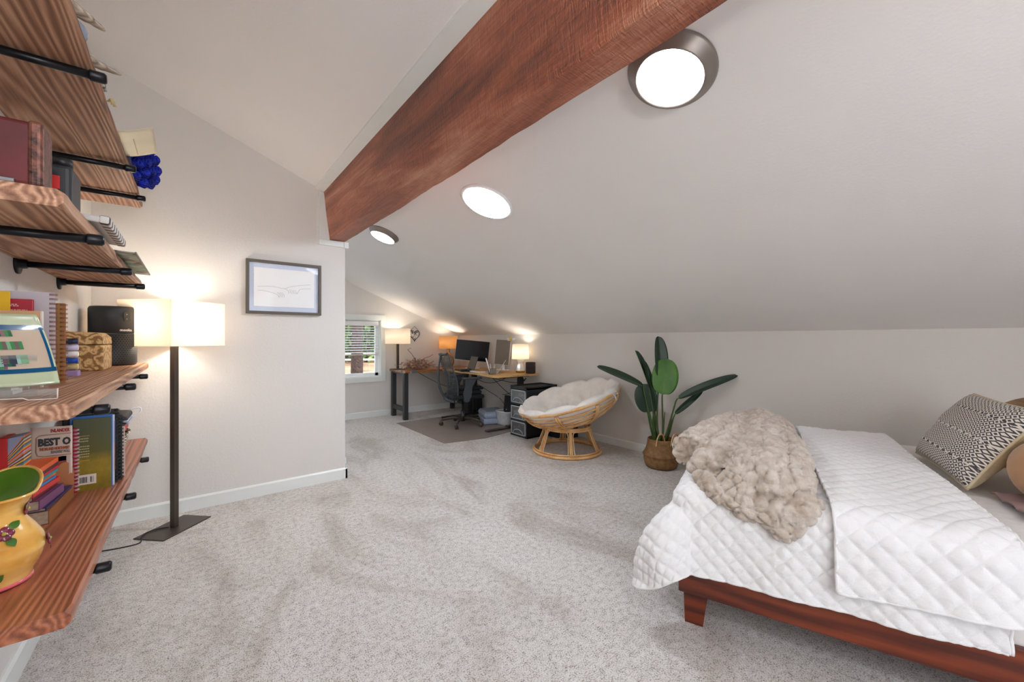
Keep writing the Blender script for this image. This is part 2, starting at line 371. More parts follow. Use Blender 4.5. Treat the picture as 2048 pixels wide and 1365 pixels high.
# ---- window_1 with blind
mb = MB(); cw = .085
mb.box((WX0 - cw, FY - .022, WZ1), (WX1 + cw, FY, WZ1 + cw), b=.003); mb.box((WX0 - cw, FY - .022, WZ0 - cw), (WX1 + cw, FY, WZ0), b=.003)
mb.box((WX0 - cw, FY - .022, WZ0), (WX0, FY, WZ1), b=.003); mb.box((WX1, FY - .022, WZ0), (WX1 + cw, FY, WZ1), b=.003)
mb.box((WX0, FY, WZ0 - .0), (WX1, FY + .14, WZ0 + .012)); mb.box((WX0, FY, WZ1 - .012), (WX1, FY + .14, WZ1))
mb.box((WX0, FY, WZ0), (WX0 + .012, FY + .14, WZ1)); mb.box((WX1 - .012, FY, WZ0), (WX1, FY + .14, WZ1))
win = struct('window_1', mb, TRIM); inv(win)
mb = MB(); y0, y1 = FY + .07, FY + .11; e = .05
mb.box((WX0 + .012, y0, WZ0 + .012), (WX1 - .012, y1, WZ0 + .012 + e)); mb.box((WX0 + .012, y0, WZ1 - .012 - e), (WX1 - .012, y1, WZ1 - .012))
mb.box((WX0 + .012, y0, WZ0), (WX0 + .012 + e, y1, WZ1)); mb.box((WX1 - .012 - e, y0, WZ0), (WX1 - .012, y1, WZ1)); mb.box((WX0 + .5, y0, WZ0 + .03), (WX0 + .54, y1, WZ1 - .03))
mb.build('sash', WHITEP, win)
MB().box((WX0 + .05, FY + .088, WZ0 + .05), (WX1 - .05, FY + .092, WZ1 - .05)).build('pane', GLASS, win)
bl = thing('window_blind', 'white horizontal slat blind lowered halfway down the window', 'blind', ((WX0 + WX1) / 2, FY + .035, WZ1 - .02))
hw = (WX1 - WX0) / 2 - .02
MB().box((-hw, -.03, -.075), (hw, .025, 0), b=.004).build('headrail', WHITEP, bl)
for i in range(11):
    z = -.11 - i * .041
    MB(T(0, 0, z) @ RX(14)).box((-hw + .005, -.024, -.0014), (hw - .005, .024, .0014)).build('slat', WHITEP, bl)
MB().box((-hw, -.024, -.565), (hw, .024, -.545), b=.004).build('bottom_rail', plain('rail_beige', (206, 200, 190), .5, var=.02), bl)
for x in (-.35, .35):
    MB().tube([(x, 0, -.05), (x, 0, -.55)], .0015, 6).build('cord', WHITEP, bl)
# ---- added_window_2: glowing window added behind the camera to brighten the room
mb = MB(); mb.box((-.3, BY, .5), (1.5, BY + .03, 2.4), b=.004); w2 = struct('added_window_2', mb, TRIM); inv(w2)
MB().box((-.22, BY + .03, .58), (1.42, BY + .034, 1.46)).build('pane', emis('added_fill_pane', (235, 243, 255), FILL_PANE_E), w2)
MB().box((-.22, BY + .03, 1.54), (1.42, BY + .034, 2.33)).build('pane', bpy.data.materials['added_fill_pane'], w2)

# ---------------------------------------------------------------- outside the window
OUT = 'x'
struct('ground', MB().box((-40, 8.5, -1.0), (60, 90, -.75)), (lambda n: (n.set(n.p, 'Base Color', n.ramp(n.noise(n.coord(), .5, 5, .7), (.35, srgb(150, 112, 84)), (.5, srgb(206, 160, 128)), (.7, srgb(228, 196, 168)))), n.m)[1])(NT('needle_ground')))
BARK = plain('pine_bark', (92, 76, 72), .95, var=.25, vs=14, bs=1, bscale=18, bd=.05)
def leafm(name, c): return plain(name, c, .7, var=.25, vs=3)
GRNS = [leafm('leaf_a', (96, 128, 70)), leafm('leaf_b', (140, 164, 96)), leafm('leaf_c', (62, 92, 56))]
def dir_pt(px, dist, z):     # a point dist metres deep seen in direction px
    k = (px - 1024) / 804; a = R(38.6); F = Vector((math.sin(a), math.cos(a), 0)); Q = Vector((math.cos(a), -math.sin(a), 0))
    p = (F + Q * k) * dist; return Vector((p.x, p.y, z))
def tree(px, dist, r, h, leaves, lab, zc, rad, mi, cluster=420):
    b = dir_pt(px, dist, -.75); t = thing('tree', lab, 'tree', b)
    MB().tube([(0, 0, 0), (.05, 0, h * .4), (-.03, .04, h)], [r * 1.15, r, r * .6], 14).build('trunk', BARK, t)
    mb = MB()
    for i in range(cluster):
        th = random.uniform(0, 2 * PI); rr = rad * random.random() ** .5; z = zc + random.uniform(-1, 1) * leaves
        p = Vector((rr * math.cos(th), rr * math.sin(th), z)); s = random.uniform(.18, .42)
        M = T(*p) @ Euler((random.uniform(0, 6), random.uniform(0, 6), random.uniform(0, 6))).to_matrix().to_4x4()
        mb.add([(-s, 0, 0), (0, -s * .5, .05), (s, 0, 0), (0, s * .5, -.05)], [(0, 1, 2, 3)], random.choice((0, 0, 1)), False, M)
    mb.build('foliage', [GRNS[mi], GRNS[(mi + 1) % 3]], t)
tree(713, 13, .17, 9, 1.4, 'thick dark tree trunk standing close outside the window', 7.5, 2.4, 0, 200)
for k, (px, d, mi, lab) in enumerate(((660, 40, 2, 'dark green tree at far left beyond the rail fence'), (690, 38, 1, 'yellow green tree beyond the fence left of the big trunk'), (735, 36, 0, 'mid green tree beyond the fence right of the big trunk'), (765, 41, 2, 'dark tree behind the fence at the window edge'), (715, 46, 0, 'distant tree behind the big trunk'))):
    tree(px, d, .22, 8, 3.4, lab, 3.6, 2.6, mi, 900)
fr = thing('rail_fence', 'white two rail fence crossing the yard outside the window', 'fence', dir_pt(715, 30, -.75))
fr.rotation_euler = (0, 0, R(-30))
for i in range(-4, 5): MB().box((i * 2.2 - .06, -.06, 0), (i * 2.2 + .06, .06, 1.0)).build('post', WHITEP, fr)
for z in (.45, .85): MB().box((-9, -.03, z), (9, .03, z + .13)).build('rail', WHITEP, fr)

# ---------------------------------------------------------------- ceiling fixtures
LENS = emis('light_lens', (246, 250, 255), CEIL_E); SUNT = emis('daylight_tube_lens', (232, 243, 255), CEIL_E * 4)
def fixture(x, y, ro, rd, ringm, lab, drop=.05, name='ceiling_light'):
    t = thing(name, lab, 'ceiling light', (x, y, cz(x)), 0); t.rotation_euler = (0, math.atan(SL), 0)
    mb = MB()
    if drop > .02:
        prof = [(ro * .99, 0)] + [(ro * (1 - .055 * i) + .004 * (i % 2), -drop * (i + .5) / 5) for i in range(5)] + [(rd, -drop), (rd - .004, -drop * .8), (rd - .01, -drop * .6)]
        mb.lathe(prof, 56, closed_top=False); mb.build('trim_ring', ringm, t)
        mb = MB(); mb.lathe([(rd - .002, -drop * .8), (rd * .7, -drop * 1.0), (.001, -drop * 1.06)], 48); mb.build('diffuser', LENS, t)
    else:
        mb.lathe([(ro, 0), (ro, -.008), (rd, -.014), (rd - .002, -.006)], 56, closed_top=False); mb.build('trim_ring', ringm, t)
        mb = MB(); mb.lathe([(rd, -.012), (rd * .7, -.02), (.001, -.024)], 48); mb.build('diffuser', SUNT, t)
    return t

BRZ = plain('brushed_bronze', (138, 128, 120), .4, .5, var=.04)
fixture(1.538, .88, .176, .134, BRZ, 'round ceiling light with bronze ring, largest, right of the beam')
fixture(1.725, 2.46, .205, .182, WHITEP, 'round ceiling light with thin white ring, middle of the sloped ceiling', 0)
fixture(1.56, 4.07, .155, .125, BRZ, 'small far ceiling light with bronze ring, beside the beam end')
fixture(-.1, -1.0, .205, .182, WHITEP, 'added round fill light with white ring behind the viewpoint', 0)  # fixture added out of view for more room brightness
fixture(.3, 5.3, .205, .182, WHITEP, 'added round fill light with white ring over the stairs', 0)  # unseen fixture added to lighten the far area behind the partition

# ---------------------------------------------------------------- bulbs
def bulb(parent, z, watts, x=0, y=0, warm=(1, .91, .79)):
    ld = bpy.data.lights.new('bulb', 'POINT'); ld.energy = watts; ld.shadow_soft_size = .035; ld.color = warm
    o = bpy.data.objects.new('bulb', ld); COL.objects.link(o); o.parent = parent; o.location = (x, y, z)
# ---------------------------------------------------------------- floor lamp
SHW = m_shade('linen_shade', (246, 238, 226), .5); SHT = m_shade('tan_shade', (226, 192, 144), .45)
fl = thing('floor_lamp', 'tall floor lamp with rectangular cream shade and slim bronze post', 'floor lamp', (-.09, 3.612, 0), R(45))
BRP = plain('bronze_post', (84, 74, 66), .38, .5, var=.02)
MB().box((-.18, -.11, 0), (.18, .11, .008), b=.003).build('base', BRP, fl)
MB().box((-.017, -.017, .008), (.017, .017, 1.27), b=.002).build('pole', BRP, fl)
mb = MB(); a, b, z0, z1 = .207, .192, 1.253, 1.555
mb.grid(lambda u, v: ((a if u in (.25, .5) else -a) if 0 else [(-a, -b), (a, -b), (a, b), (-a, b)][int(round(u * 4)) % 4][0], [(-a, -b), (a, -b), (a, b), (-a, b)][int(round(u * 4)) % 4][1], z0 + (z1 - z0) * v), 4, 2, wrapu=True, smooth=False)
mb.build('lamp_shade', SHW, fl, solid=.003)
mb = MB(); mb.tube([(-a, 0, z1 - .02), (a, 0, z1 - .02)], .003, 6); mb.tube([(0, -b, z1 - .02), (0, b, z1 - .02)], .003, 6); mb.build('shade_spider', BRP, fl)
MB().ball((0, 0, 1.4), .03).tube([(0, 0, 1.27), (0, 0, 1.37)], .014).build('light_bulb', plain('bulb_glass', (255, 240, 215), .3, emit=3, var=0), fl)
for sx in (-.07, .07): bulb(fl, 1.42, BULB * .4, x=sx)
MB().tube([Vector(p) for p in bez([(-.02, .02, .013), (-.06, .08, .013), (-.12, .09, .013), (-.17, .06, .013), (-.195, .03, .006), (-.23, .02, .004), (-.29, .08, .004), (-.34, .16, .004)], 8)], .0035, 6).build('power_cord', BLKP, fl)

bl_ = thing('floor_lamp', 'added bronze uplight floor lamp for fill behind the viewpoint', 'floor lamp', (.45, -1.3, 0))  # unseen lamp added to lift the upper left wall and ceiling
MB().lathe([(.14, 0), (.14, .015), (.02, .02), (.014, .03), (.014, 1.66), (.03, 1.68), (.15, 1.76), (.145, 1.765), (.02, 1.69)], 28, closed_top=False).build('stand', BRP, bl_)
bulb(bl_, 1.80, FILL_UPLIGHT, warm=(1, .95, .9))
# ---------------------------------------------------------------- picture
pc = thing('framed_drawing', 'framed pencil drawing of two reaching hands on the wall above the lamp', 'picture', (.629, AY, 1.51))
FRB = plain('frame_bronze', (86, 78, 68), .5, var=.03); pw, ph = .282, .445
mb = MB()
mb.box((-pw, -.036, 0), (pw, 0, .022), b=.002); mb.box((-pw, -.036, ph - .022), (pw, 0, ph), b=.002); mb.box((-pw, -.036, .02), (-pw + .022, 0, ph - .02), b=.002); mb.box((pw - .022, -.036, .02), (pw, 0, ph - .02), b=.002); mb.build('frame', FRB, pc)
MB().box((-pw + .02, -.012, .02), (pw - .02, -.006, ph - .02)).build('mount', plain('mount_blue', (206, 214, 232), .8, var=.01), pc)
poly = []
xs0, xs1, zs0, zs1 = -.228, .228, .062, ph - .062
for k in range(60): poly.append((xs0 + (xs1 - xs0) * k / 60, zs0 + .0025 * nz(k * .7, 1)))
for k in range(45): poly.append((xs1 + .0025 * nz(k * .7, 2), zs0 + (zs1 - zs0) * k / 45))
for k in range(60): poly.append((xs1 - (xs1 - xs0) * k / 60, zs1 + .0025 * nz(k * .7, 3)))
for k in range(45): poly.append((xs0 + .0025 * nz(k * .7, 4), zs1 - (zs1 - zs0) * k / 45))
MB(Matrix(((1, 0, 0, 0), (0, 0, -1, -.014), (0, 1, 0, 0), (0, 0, 0, 1)))).prism(poly, -.002, .003).build('paper_sheet', plain('drawing_paper', (240, 240, 240), .8, var=.01), pc)
mb = MB(T(0, -.0175, 0))
def ln(pts, r=.0009): mb.tube([(x, 0, z) for x, z in [(q.x, q.y) for q in bez([(a, b, 0) for a, b in pts], 8)]], r, 5)
ln([(-.2, .225), (-.1, .232), (-.03, .222), (0, .218), (.02, .205)]); ln([(-.2, .19), (-.17, .195), (-.1, .18), (-.06, .165), (-.045, .14)]); ln([(0, .22), (.03, .235), (.08, .25), (.2, .27)])
ln([(.2, .235), (.12, .225), (.1, .2), (.09, .185)]); ln([(.02, .205), (.03, .19), (.022, .18)])
for k in range(4): ln([(.035 + k * .014, .215), (.04 + k * .014, .195), (.05 + k * .014, .18)]); ln([(-.06 + k * .012, .185), (-.045 + k * .012, .165), (-.045 + k * .012, .145)])
mb.build('pencil_lines', plain('pencil_grey', (150, 152, 164), .8, var=0), pc)
MB().box((-pw + .02, -.028, .02), (pw - .02, -.026, ph - .02)).build('glazing', m_glass('picture_glass', (255, 255, 255), .012, .04), pc)

# ---------------------------------------------------------------- shelves
SF = -.235
def shelf(z0, z1, ya, yb, mat, lab, pipes, name='wall_shelf'):
    t = thing(name, lab, 'shelf', (LX, (ya + yb) / 2, z1)); oy = (ya + yb) / 2
    N = 60; mb = MB(); vs = []; fs = []
    for i in range(N + 1):
        y = ya + (yb - ya) * i / N - oy; q = .0035 * nz(y * 6, z0 * 9) + .002 * nz(y * 23, z0); e = SF - LX + q
        c = .006 if 0 < i < N else .012
        yy = y
        pr = [(0.001, z0 - z1), (e - c, z0 - z1 + .001 * nz(y * 11, 3)), (e, z0 - z1 + c), (e + .001 * nz(y * 30, 5), -c), (e - c, 0), (.001, 0)]
        vs += [(a, yy, b) for a, b in pr]
    for i in range(N):
        for k in range(6): fs.append((i * 6 + k, i * 6 + (k + 1) % 6, i * 6 + 6 + (k + 1) % 6, i * 6 + 6 + k))
    fs += [tuple(range(5, -1, -1)), tuple(N * 6 + k for k in range(6))]; fs = [f[::-1] for f in fs]
    mb.add(vs, fs); mb.build('board', mat, t)
    for y in pipes:
        p = y - oy; zc = z0 - z1 - .0165
        p1 = inv(MB().tube([(0, p, zc), (SF - LX + .012, p, zc)], .0125, 14).build('pipe', BLACK, t))
        MB().tube([(SF - LX - .004, p, zc), (SF - LX - .001, p, zc), (SF - LX, p, zc), (SF - LX + .028, p, zc), (SF - LX + .033, p, zc)], [.015, .0165, .0165, .0165, .012], 14).build('end_cap', BLACK, p1)
        MB().tube([(0, p, zc), (.008, p, zc), (.0085, p, zc), (.028, p, zc)], [.04, .04, .02, .017], 20).build('flange', BLACK, p1)
    return t
ZA, ZB, ZC, ZD = .619, 1.134, 1.652, 2.155
shelf(.578, ZA, 1.48, 3.74, SHELFR, 'thick reddish plank shelf, lowest, holding the yellow pitcher and books', (1.84, 2.59, 3.32))
shelf(1.093, ZB, 1.515, 3.81, SHELF, 'brown plank shelf at eye level holding notebooks and the black air purifier', (1.81, 2.58, 3.25))
shelf(1.61, ZC, 1.40, 3.39, SHELF, 'brown plank shelf seen from below holding the dark red box', (1.70, 2.42, 3.05))
shelf(2.113, ZD, .9, 3.39, SHELF, 'topmost brown plank shelf with driftwood and blue roses on it', (1.74, 2.58, 3.09))

# ---- things on the eye level shelf (ZB)
pu = thing('air_purifier', 'matte black cylindrical air purifier with perforated lower half on the shelf end', 'air purifier', (-.385, 3.56, ZB))
MB().lathe([(.10, 0), (.108, .006), (.112, .02), (.112, .2)], 48).lathe([(.112, .203), (.112, .355), (.106, .368), (.098, .37), (.09, .362), (.001, .36)], 48).build('body', plain('matte_black', (44, 46, 47), .5, var=.02), pu)
mb = MB()
for i in range(15):
    for k in range(22):
        a = R(-150 + (k + .5 * (i % 2)) * 7.2); M = T(.1122 * math.cos(a), .1122 * math.sin(a), .022 + i * .0118) @ RZ(math.degrees(a)) @ RY(90)
        mb.add([(.0038 * math.cos(q), .0032 * math.sin(q), .0004) for q in [2 * PI * j / 6 for j in range(6)]], [(0, 1, 2, 3, 4, 5)], 0, False, M)
mb.build('perforated_grille', plain('grille_black', (12, 12, 13), .7, var=0), pu)
A0 = -52
def onpu(a, z): return T(.1125 * math.cos(R(a)), .1125 * math.sin(R(a)), z) @ RZ(a + 90) @ RX(90)
cp = MB(onpu(A0, .305)); cp.prism([(.017 * math.cos(q) , .017 * math.sin(q) + (.016 if math.sin(q) > 0 else -.016)) for q in [2 * PI * j / 24 for j in range(24)]], 0, .003); cp = inv(cp.build('control_panel', plain('gloss_black', (14, 14, 16), .12, var=0), pu))
mb = MB(onpu(A0, .305))
for zz in (-.014, .014): mb.prism([(.004 * math.cos(2 * PI * j / 12), zz + .004 * math.sin(2 * PI * j / 12)) for j in range(12)], .003, .004)
mb.build('button', plain('button_grey', (150, 152, 154), .4, var=0), cp)
mb = MB()
for ch, an in zip('mooka', (-17, -8, -1.5, 5, 11)): text_mb(mb, ch, .022, onpu(A0 + an, .215), bold=.0006)
mb.build('brand_lettering', plain('logo_white', (235, 235, 235), .4, var=0), pu)

BOXC = (lambda n: (n.set(n.p, 'Base Color', n.ramp(n.n('ShaderNodeTexWave', {'wave_type': 'RINGS'}, Vector=n.coord(), Scale=9, Distortion=14, Detail=2, Detail_Scale=2).outputs[1], (.1, srgb(140, 96, 42)), (.6, srgb(196, 150, 88)), (.9, srgb(214, 176, 116)))), n.bump(n.noise(n.coord(), 30, 2, .5, 3), .6, .006), n.m)[2])(NT('carved_burl'))
bx = thing('carved_box', 'carved tan wooden box with hinged lid beside the black air purifier', 'box', (-.445, 3.13, ZB))
MB().box((-.075, -.15, 0), (.085, .15, .135), b=.008).build('body', BOXC, bx)
MB().prism([(-.075, .139), (.085, .139), (.083, .175), (.06, .20), (-.05, .205), (-.075, .19)], -.15, .15, M=Matrix(((1, 0, 0, 0), (0, 0, 1, 0), (0, 1, 0, 0), (0, 0, 0, 1)))).build('lid', BOXC, bx)

def slab(name, x0, x1, y, th, z0, h, mats, label, cat='book', group=None, lean=0, spiral=None, parts=()):
    # something flat standing on a shelf and facing the viewer (its face looks towards -Y)
    t = thing(name, label, cat, (x0, y, z0), 0, group); t.rotation_euler = (R(-lean), 0, 0); w = x1 - x0
    if cat == 'book' and th > .008:
        MB().box((0, 0, 0), (w, .0015, h)).box((0, th - .0015, 0), (w, th, h)).box((0, 0, 0), (.002, th, h)).build('cover', mats, t)
        MB().box((.002, .0016, .003), (w - .003, th - .0016, h - .003)).build('pages', PAPER, t)
    else: MB().box((0, 0, 0), (w, th, h), b=.0006).build('cover', mats, t)
    if spiral:
        mb = MB(); n = int(h / .0165)
        for i in range(n):
            z = .012 + i * .0165
            for dz in (0, .004): mb.tube([(w - .012, -.0012, z + dz), (w - .004, -.005, z + dz), (w + .006, th * .5, z + dz), (w - .002, th + .003, z + dz)], .0011, 5)
        mb.build('spiral_binding', spiral, t)
    return t
COPPER = plain('copper_wire', (168, 96, 76), .3, .8, var=0); BWIRE = plain('dark_wire', (30, 30, 34), .3, .5, var=0)
KR = plain('kraft_board', (176, 128, 78), .8, var=.08)
slab('spiral_notebook', -.522, -.372, 2.235, .018, ZB, .30, KR, 'brown board covered spiral notebook standing behind the white one', spiral=COPPER, cat='book', group=None)
slab('spiral_notebook', -.524, -.39, 2.19, .016, ZB, .335, plain('pale_lilac_cover', (206, 200, 208), .5, var=.01), 'tall white spiral notebook with copper rings on the eye level shelf', spiral=COPPER)
t = slab('paperback_book', -.524, -.435, 2.15, .02, ZB, .305, plain('crimson_cover', (178, 8, 40), .45, var=.02), 'crimson book with small white print, in front of the white spiral notebook')
mb = MB()
for z_, xa_, xb_, hh in ((.284, .0, .055, .003), (.279, .004, .058, .003), (.266, .0, .078, .002), (.262, .0, .078, .002)):
    x_ = xa_
    while x_ < xb_: w_ = random.uniform(.004, .009); mb.box((x_, -.0008, z_), (min(x_ + w_, xb_), -.0002, z_ + hh)); x_ += w_ + .002
mb.build('cover_text', plain('print_white', (236, 214, 214), .6, var=0), t)
slab('file_folder', -.524, -.48, 2.128, .004, ZB, .328, plain('folder_yellow', (238, 190, 10), .6, var=.02), 'bright yellow folder sticking up at left behind the crimson book', cat='folder')
t = slab('sketch_pad', -.524, -.405, 2.09, .02, ZB, .262, plain('peach_board', (224, 176, 130), .6, var=.04), 'peach coloured board with white edge behind the glass dish', cat='sketch pad')
MB().box((.1192, .0002, 0), (.1232, .0198, .262)).build('edge', PAPER, t)
t = slab('picture_frame', -.50, -.42, 2.05, .012, ZB, .235, plain('tan_panel', (198, 160, 112), .7, var=.08), 'slim tan panel with cream rim behind the glass dish', cat='frame', lean=3)
mb = MB(); mb.box((.076, -.002, 0), (.08, .013, .237)); mb.box((0, -.002, .233), (.08, .013, .237)); mb.build('rim', PAPER, t)

# the striped letter E on a curved glass dish in an acrylic stand
st = thing('acrylic_stand', 'clear acrylic display stand holding the striped glass dish', 'stand', (-.40, 1.70, ZB))
mb = MB(); 
mb.prism([(-.115, 0), (-.02, 0), (-.012, .008), (.0, .01), (.05, .01), (.06, .0), (.112, 0), (.112, .045), (-.115, .045)], -.0015, .0015, M=T(0, -.05, 0) @ RX(62) @ T(0, 0, 0))
mb.box((-.115, -.052, .0), (.112, -.0495, .03)); mb.box((-.115, .075, 0), (.05, .078, .12)); mb.build('easel', ACRYL, st)
mb = MB(); mb.tube([(.112, -.052, .002), (.112, -.05, .03)], .0016, 6); mb.tube([(.112, -.052, .002), (.06, -.052, .002), (.05, -.052, .008), (-.1, -.052, .009)], .0014, 6); mb.build('polished_edge', plain('acrylic_edge', (236, 224, 218), .2, var=0), st)
pl = thing('glass_dish', 'curved pale green glass dish with striped letter E in an acrylic stand', 'dish', (-.40, 1.68, ZB + .035))
def surf(u, v, off=0):     # u across -1..1, v up 0..1
    y = .02 + .13 * v + .035 * (1 - (2 * v - 1) ** 2) * 1.0; z = .0 + .205 * v ** 1.05
    yy = y - off * .8; return Vector((.125 * u - .02 - .07 * v, yy + .012 * u * u, z + .006 * (1 - v) * u * u + off * .55))
def patch(mb, u0, u1, v0, v1, mi, off=.0025, nu=8, nv=12, th=.0): mb.grid(lambda a, b: surf(u0 + (u1 - u0) * a, v0 + (v1 - v0) * b, off), nu, nv, mi, True)
GL = lambda nm, c: plain(nm, c, .15, var=.03, coat=.6)
mb = MB(); patch(mb, -1, 1, 0, 1, 0, 0, 24, 24); mb.build('glass_body', GL('pale_green_glass', (196, 208, 172)), pl, solid=.006)
mb = MB(); patch(mb, -1, .94, .2, .78, 0, .0036, 20, 16); mb.build('beige_field', GL('beige_glass', (206, 186, 164)), pl)
mb = MB(); patch(mb, -1, 1, .765, .835, 0, .0045, 20, 4); patch(mb, -1, 1, .165, .225, 0, .0045, 20, 4); patch(mb, .93, .975, .2, .8, 0, .0045, 3, 16); mb.build('blue_band', GL('blue_glass', (6, 84, 128)), pl)
cols = [GL('g%d' % i, c) for i, c in enumerate([(40, 110, 70), (130, 180, 140), (90, 70, 110), (60, 70, 90), (200, 190, 60), (120, 100, 100), (70, 140, 90), (160, 200, 190), (150, 110, 120), (40, 60, 120)])]
for nm_i in range(10): pass
mb = MB()
def stripes(u0, u1, v0, v1):
    n = max(3, int((u1 - u0) / .055))
    for i in range(n): patch(mb, u0 + (u1 - u0) * i / n, u0 + (u1 - u0) * (i + 1) / n, v0, v1, random.randrange(10), .0062, 2, 5)
stripes(-.2, .42, .26, .36); stripes(-.2, .62, .36 + .08, .36 + .17) if 0 else None
stripes(-.05, .3, .225, .29); stripes(-.05, .62, .29, .41); stripes(-.05, .6, .49, .6); stripes(-.05, .5, .67, .755); stripes(-.2, 0, .25, .755)
mb.build('striped_letter', cols, pl)
ab = thing('acrylic_box', 'small clear acrylic box lying at the left of the eye level shelf', 'box', (-.47, 1.72, ZB))
for o in (ab,): pass
MB().box((-.03, -.03, 0), (.035, .03, .022), b=.002).build('clear_case', m_glass('case_acrylic', (240, 238, 236), .2), ab)
MB().box((-.05, 0, 0), (.035, .09, .012)).box((-.05, .01, .0121), (.03, .08, .02)).build('paper_stack', PAPER, label='loose stack of white papers lying behind the acrylic stand', cat='papers').location = (-.45, 1.86, ZB)

# markers stacked beside the carved box
def marker(z, c, cc, lab, r=.0145, L=.1, name='marker_pen', y=2.66):
    t = thing(name, lab, 'marker', (-.50, y, z + r)); M = RY(90)
    MB().tube([(0, 0, 0), (L * .62, 0, 0)], r, 14, M=None).build('barrel', plain('barrel_' + lab.replace(' ', '_')[:50], c, .35, var=0), t)
    MB().tube([(L * .62, 0, 0), (L * .985, 0, 0), (L, 0, 0)], [r * .96, r * .9, r * .6], 14).build('cap', plain('cap_' + lab.replace(' ', '_')[:50], cc, .3, var=0), t)
z = ZB
er = MB().box((0, -.03, 0), (.105, .03, .024), b=.002).build('eraser_box', plain('lilac_box', (164, 140, 190), .6, var=.03), label='flat lilac box under the stacked markers', cat='box'); er.location = (-.5, 2.64, ZB); z += .0245
for c, cc, lab in (((228, 230, 240), (196, 176, 120), 'white marker with gold cap, bottom of the marker stack'), ((236, 236, 240), (18, 74, 168), 'white marker with blue cap in the stack by the carved box'),
                   ((168, 130, 96), (238, 236, 232), 'brown marker with white cap in the middle of the stack'), ((108, 100, 120), (214, 206, 232), 'lilac marker lying second from the top of the stack'), ((214, 218, 226), (36, 40, 66), 'navy capped marker on top of the stack')):
    marker(z, c, cc, lab); z += .0292
t = thing('tape_roll', 'round black and white tape roll on top of the marker stack', 'tape', (-.49, 2.665, z - .0)); MB(T(0, 0, .02) @ RX(90)).lathe([(.012, -.01), (.02, -.01), (.02, .01), (.012, .01), (.012, -.01)], 24, closed_top=False).build('roll', plain('tape_dark', (50, 48, 52), .4, var=0), t)
MB(T(0, 0, .02) @ RX(90)).lathe([(.009, -.009), (.012, -.009), (.012, .009), (.009, .009), (.009, -.009)], 24, closed_top=False).build('core', WHITEP, t)

# ---- things on the lowest shelf (ZA)
pt = thing('ceramic_pitcher', 'glossy yellow ceramic pitcher with green inside and raised red flowers', 'pitcher', (-.43, 1.76, ZA), R(20))
YEL = (lambda n: (n.set(n.p, 'Base Color', n.ramp(n.noise(n.coord(scale=(1, 1, 1.6)), 7, 3), (.3, srgb(206, 138, 46)), (.55, srgb(236, 184, 92)), (.75, srgb(240, 204, 132)))), n.set(n.p, 'Roughness', .18), n.set(n.p, 'Coat Weight', .7), n.m)[3])(NT('yellow_glaze'))
GRNG = plain('green_glaze', (92, 138, 40), .18, var=.12, vs=6, coat=.6)
prof = [(.05, 0), (.068, .004), (.073, .012), (.078, .03), (.092, .06), (.1, .09), (.096, .12), (.08, .15), (.064, .175), (.058, .195), (.06, .215), (.07, .24), (.082, .262)]
def pitch(u, v, off=0):
    i = v * (len(prof) - 1); k = min(int(i), len(prof) - 2); f = i - k; r = prof[k][0] * (1 - f) + prof[k + 1][0] * f; z = prof[k][1] * (1 - f) + prof[k + 1][1] * f
    a = 2 * PI * u; up = max(0, (z - .17) / .09); sp = max(0, math.cos(a - R(60))) ** 3
    r += up * up * .05 * sp; z += up * .03 * sp - up * .018 * (1 - sp)
    return Vector(((r - off) * math.cos(a), (r - off) * math.sin(a), z))
mb = MB(); mb.grid(pitch, 56, 44, wrapu=True); mb.add([pitch(k / 56, 0) for k in range(56)], [tuple(range(55, -1, -1))]); mb.build('body', YEL, pt)
mb = MB(); mb.grid(lambda u, v: pitch(u, .25 + .75 * v, .005), 56, 36, wrapu=True, flip=True); mb.build('green_inside', GRNG, pt)
mb = MB(); mb.tube([pitch(k / 56, 1, .0025) for k in range(56)], .0042, 10, closed=True); mb.build('rim', YEL, pt)
mb = MB(); mb.tube([pitch(k / 56, .12, -.001) for k in range(56)], .0055, 10, closed=True); mb.build('pink_foot_band', plain('pink_glaze', (206, 92, 104), .2, var=.05, coat=.5), pt)
PET = plain('petal_maroon', (128, 42, 66), .2, var=.2, vs=40, coat=.5); LEAFG = plain('leaf_glaze', (70, 112, 36), .2, var=.2, vs=40, coat=.5); MIDG = plain('flower_centre', (176, 170, 60), .3, coat=.4)
def flower(u, v, s=1):
    p = pitch(u, v); q = pitch(u + .01, v); w = pitch(u, v + .02); tx = (q - p).normalized(); ty = (w - p).normalized(); n = tx.cross(ty).normalized()
    M = Matrix((tx, ty, n)).transposed().to_4x4(); M.translation = p + n * .001
    mb = MB(M @ Matrix.Scale(s, 4))
    for k in range(5): a = 2 * PI * k / 5; mb.ball((.011 * math.cos(a), .011 * math.sin(a), .003), .01, 0, 12, (1, 1, .4), None)
    mb.ball((0, 0, .006), .005, 1, 10)
    for a in (40, 150, 290): mb.grid(lambda u, v, a=a: (M0(a) @ Vector((.013 + .03 * u, (v - .5) * .02 * math.sin(PI * min(1, u * .95 + .05)), .002 + .003 * math.sin(PI * u)))), 9, 5, 2)
    mb.build('flower', [PET, MIDG, LEAFG], pt)
def M0(a): return RZ(a)
CA = (math.degrees(math.atan2(-1.76, .43)) - 20) / 360
flower(CA + .04, .60, 1.0); flower(CA - .03, .24, 1.15); flower(CA + .23, .78, .9); flower(CA + .25, .42, .9); flower(CA - .12, .5, .9)

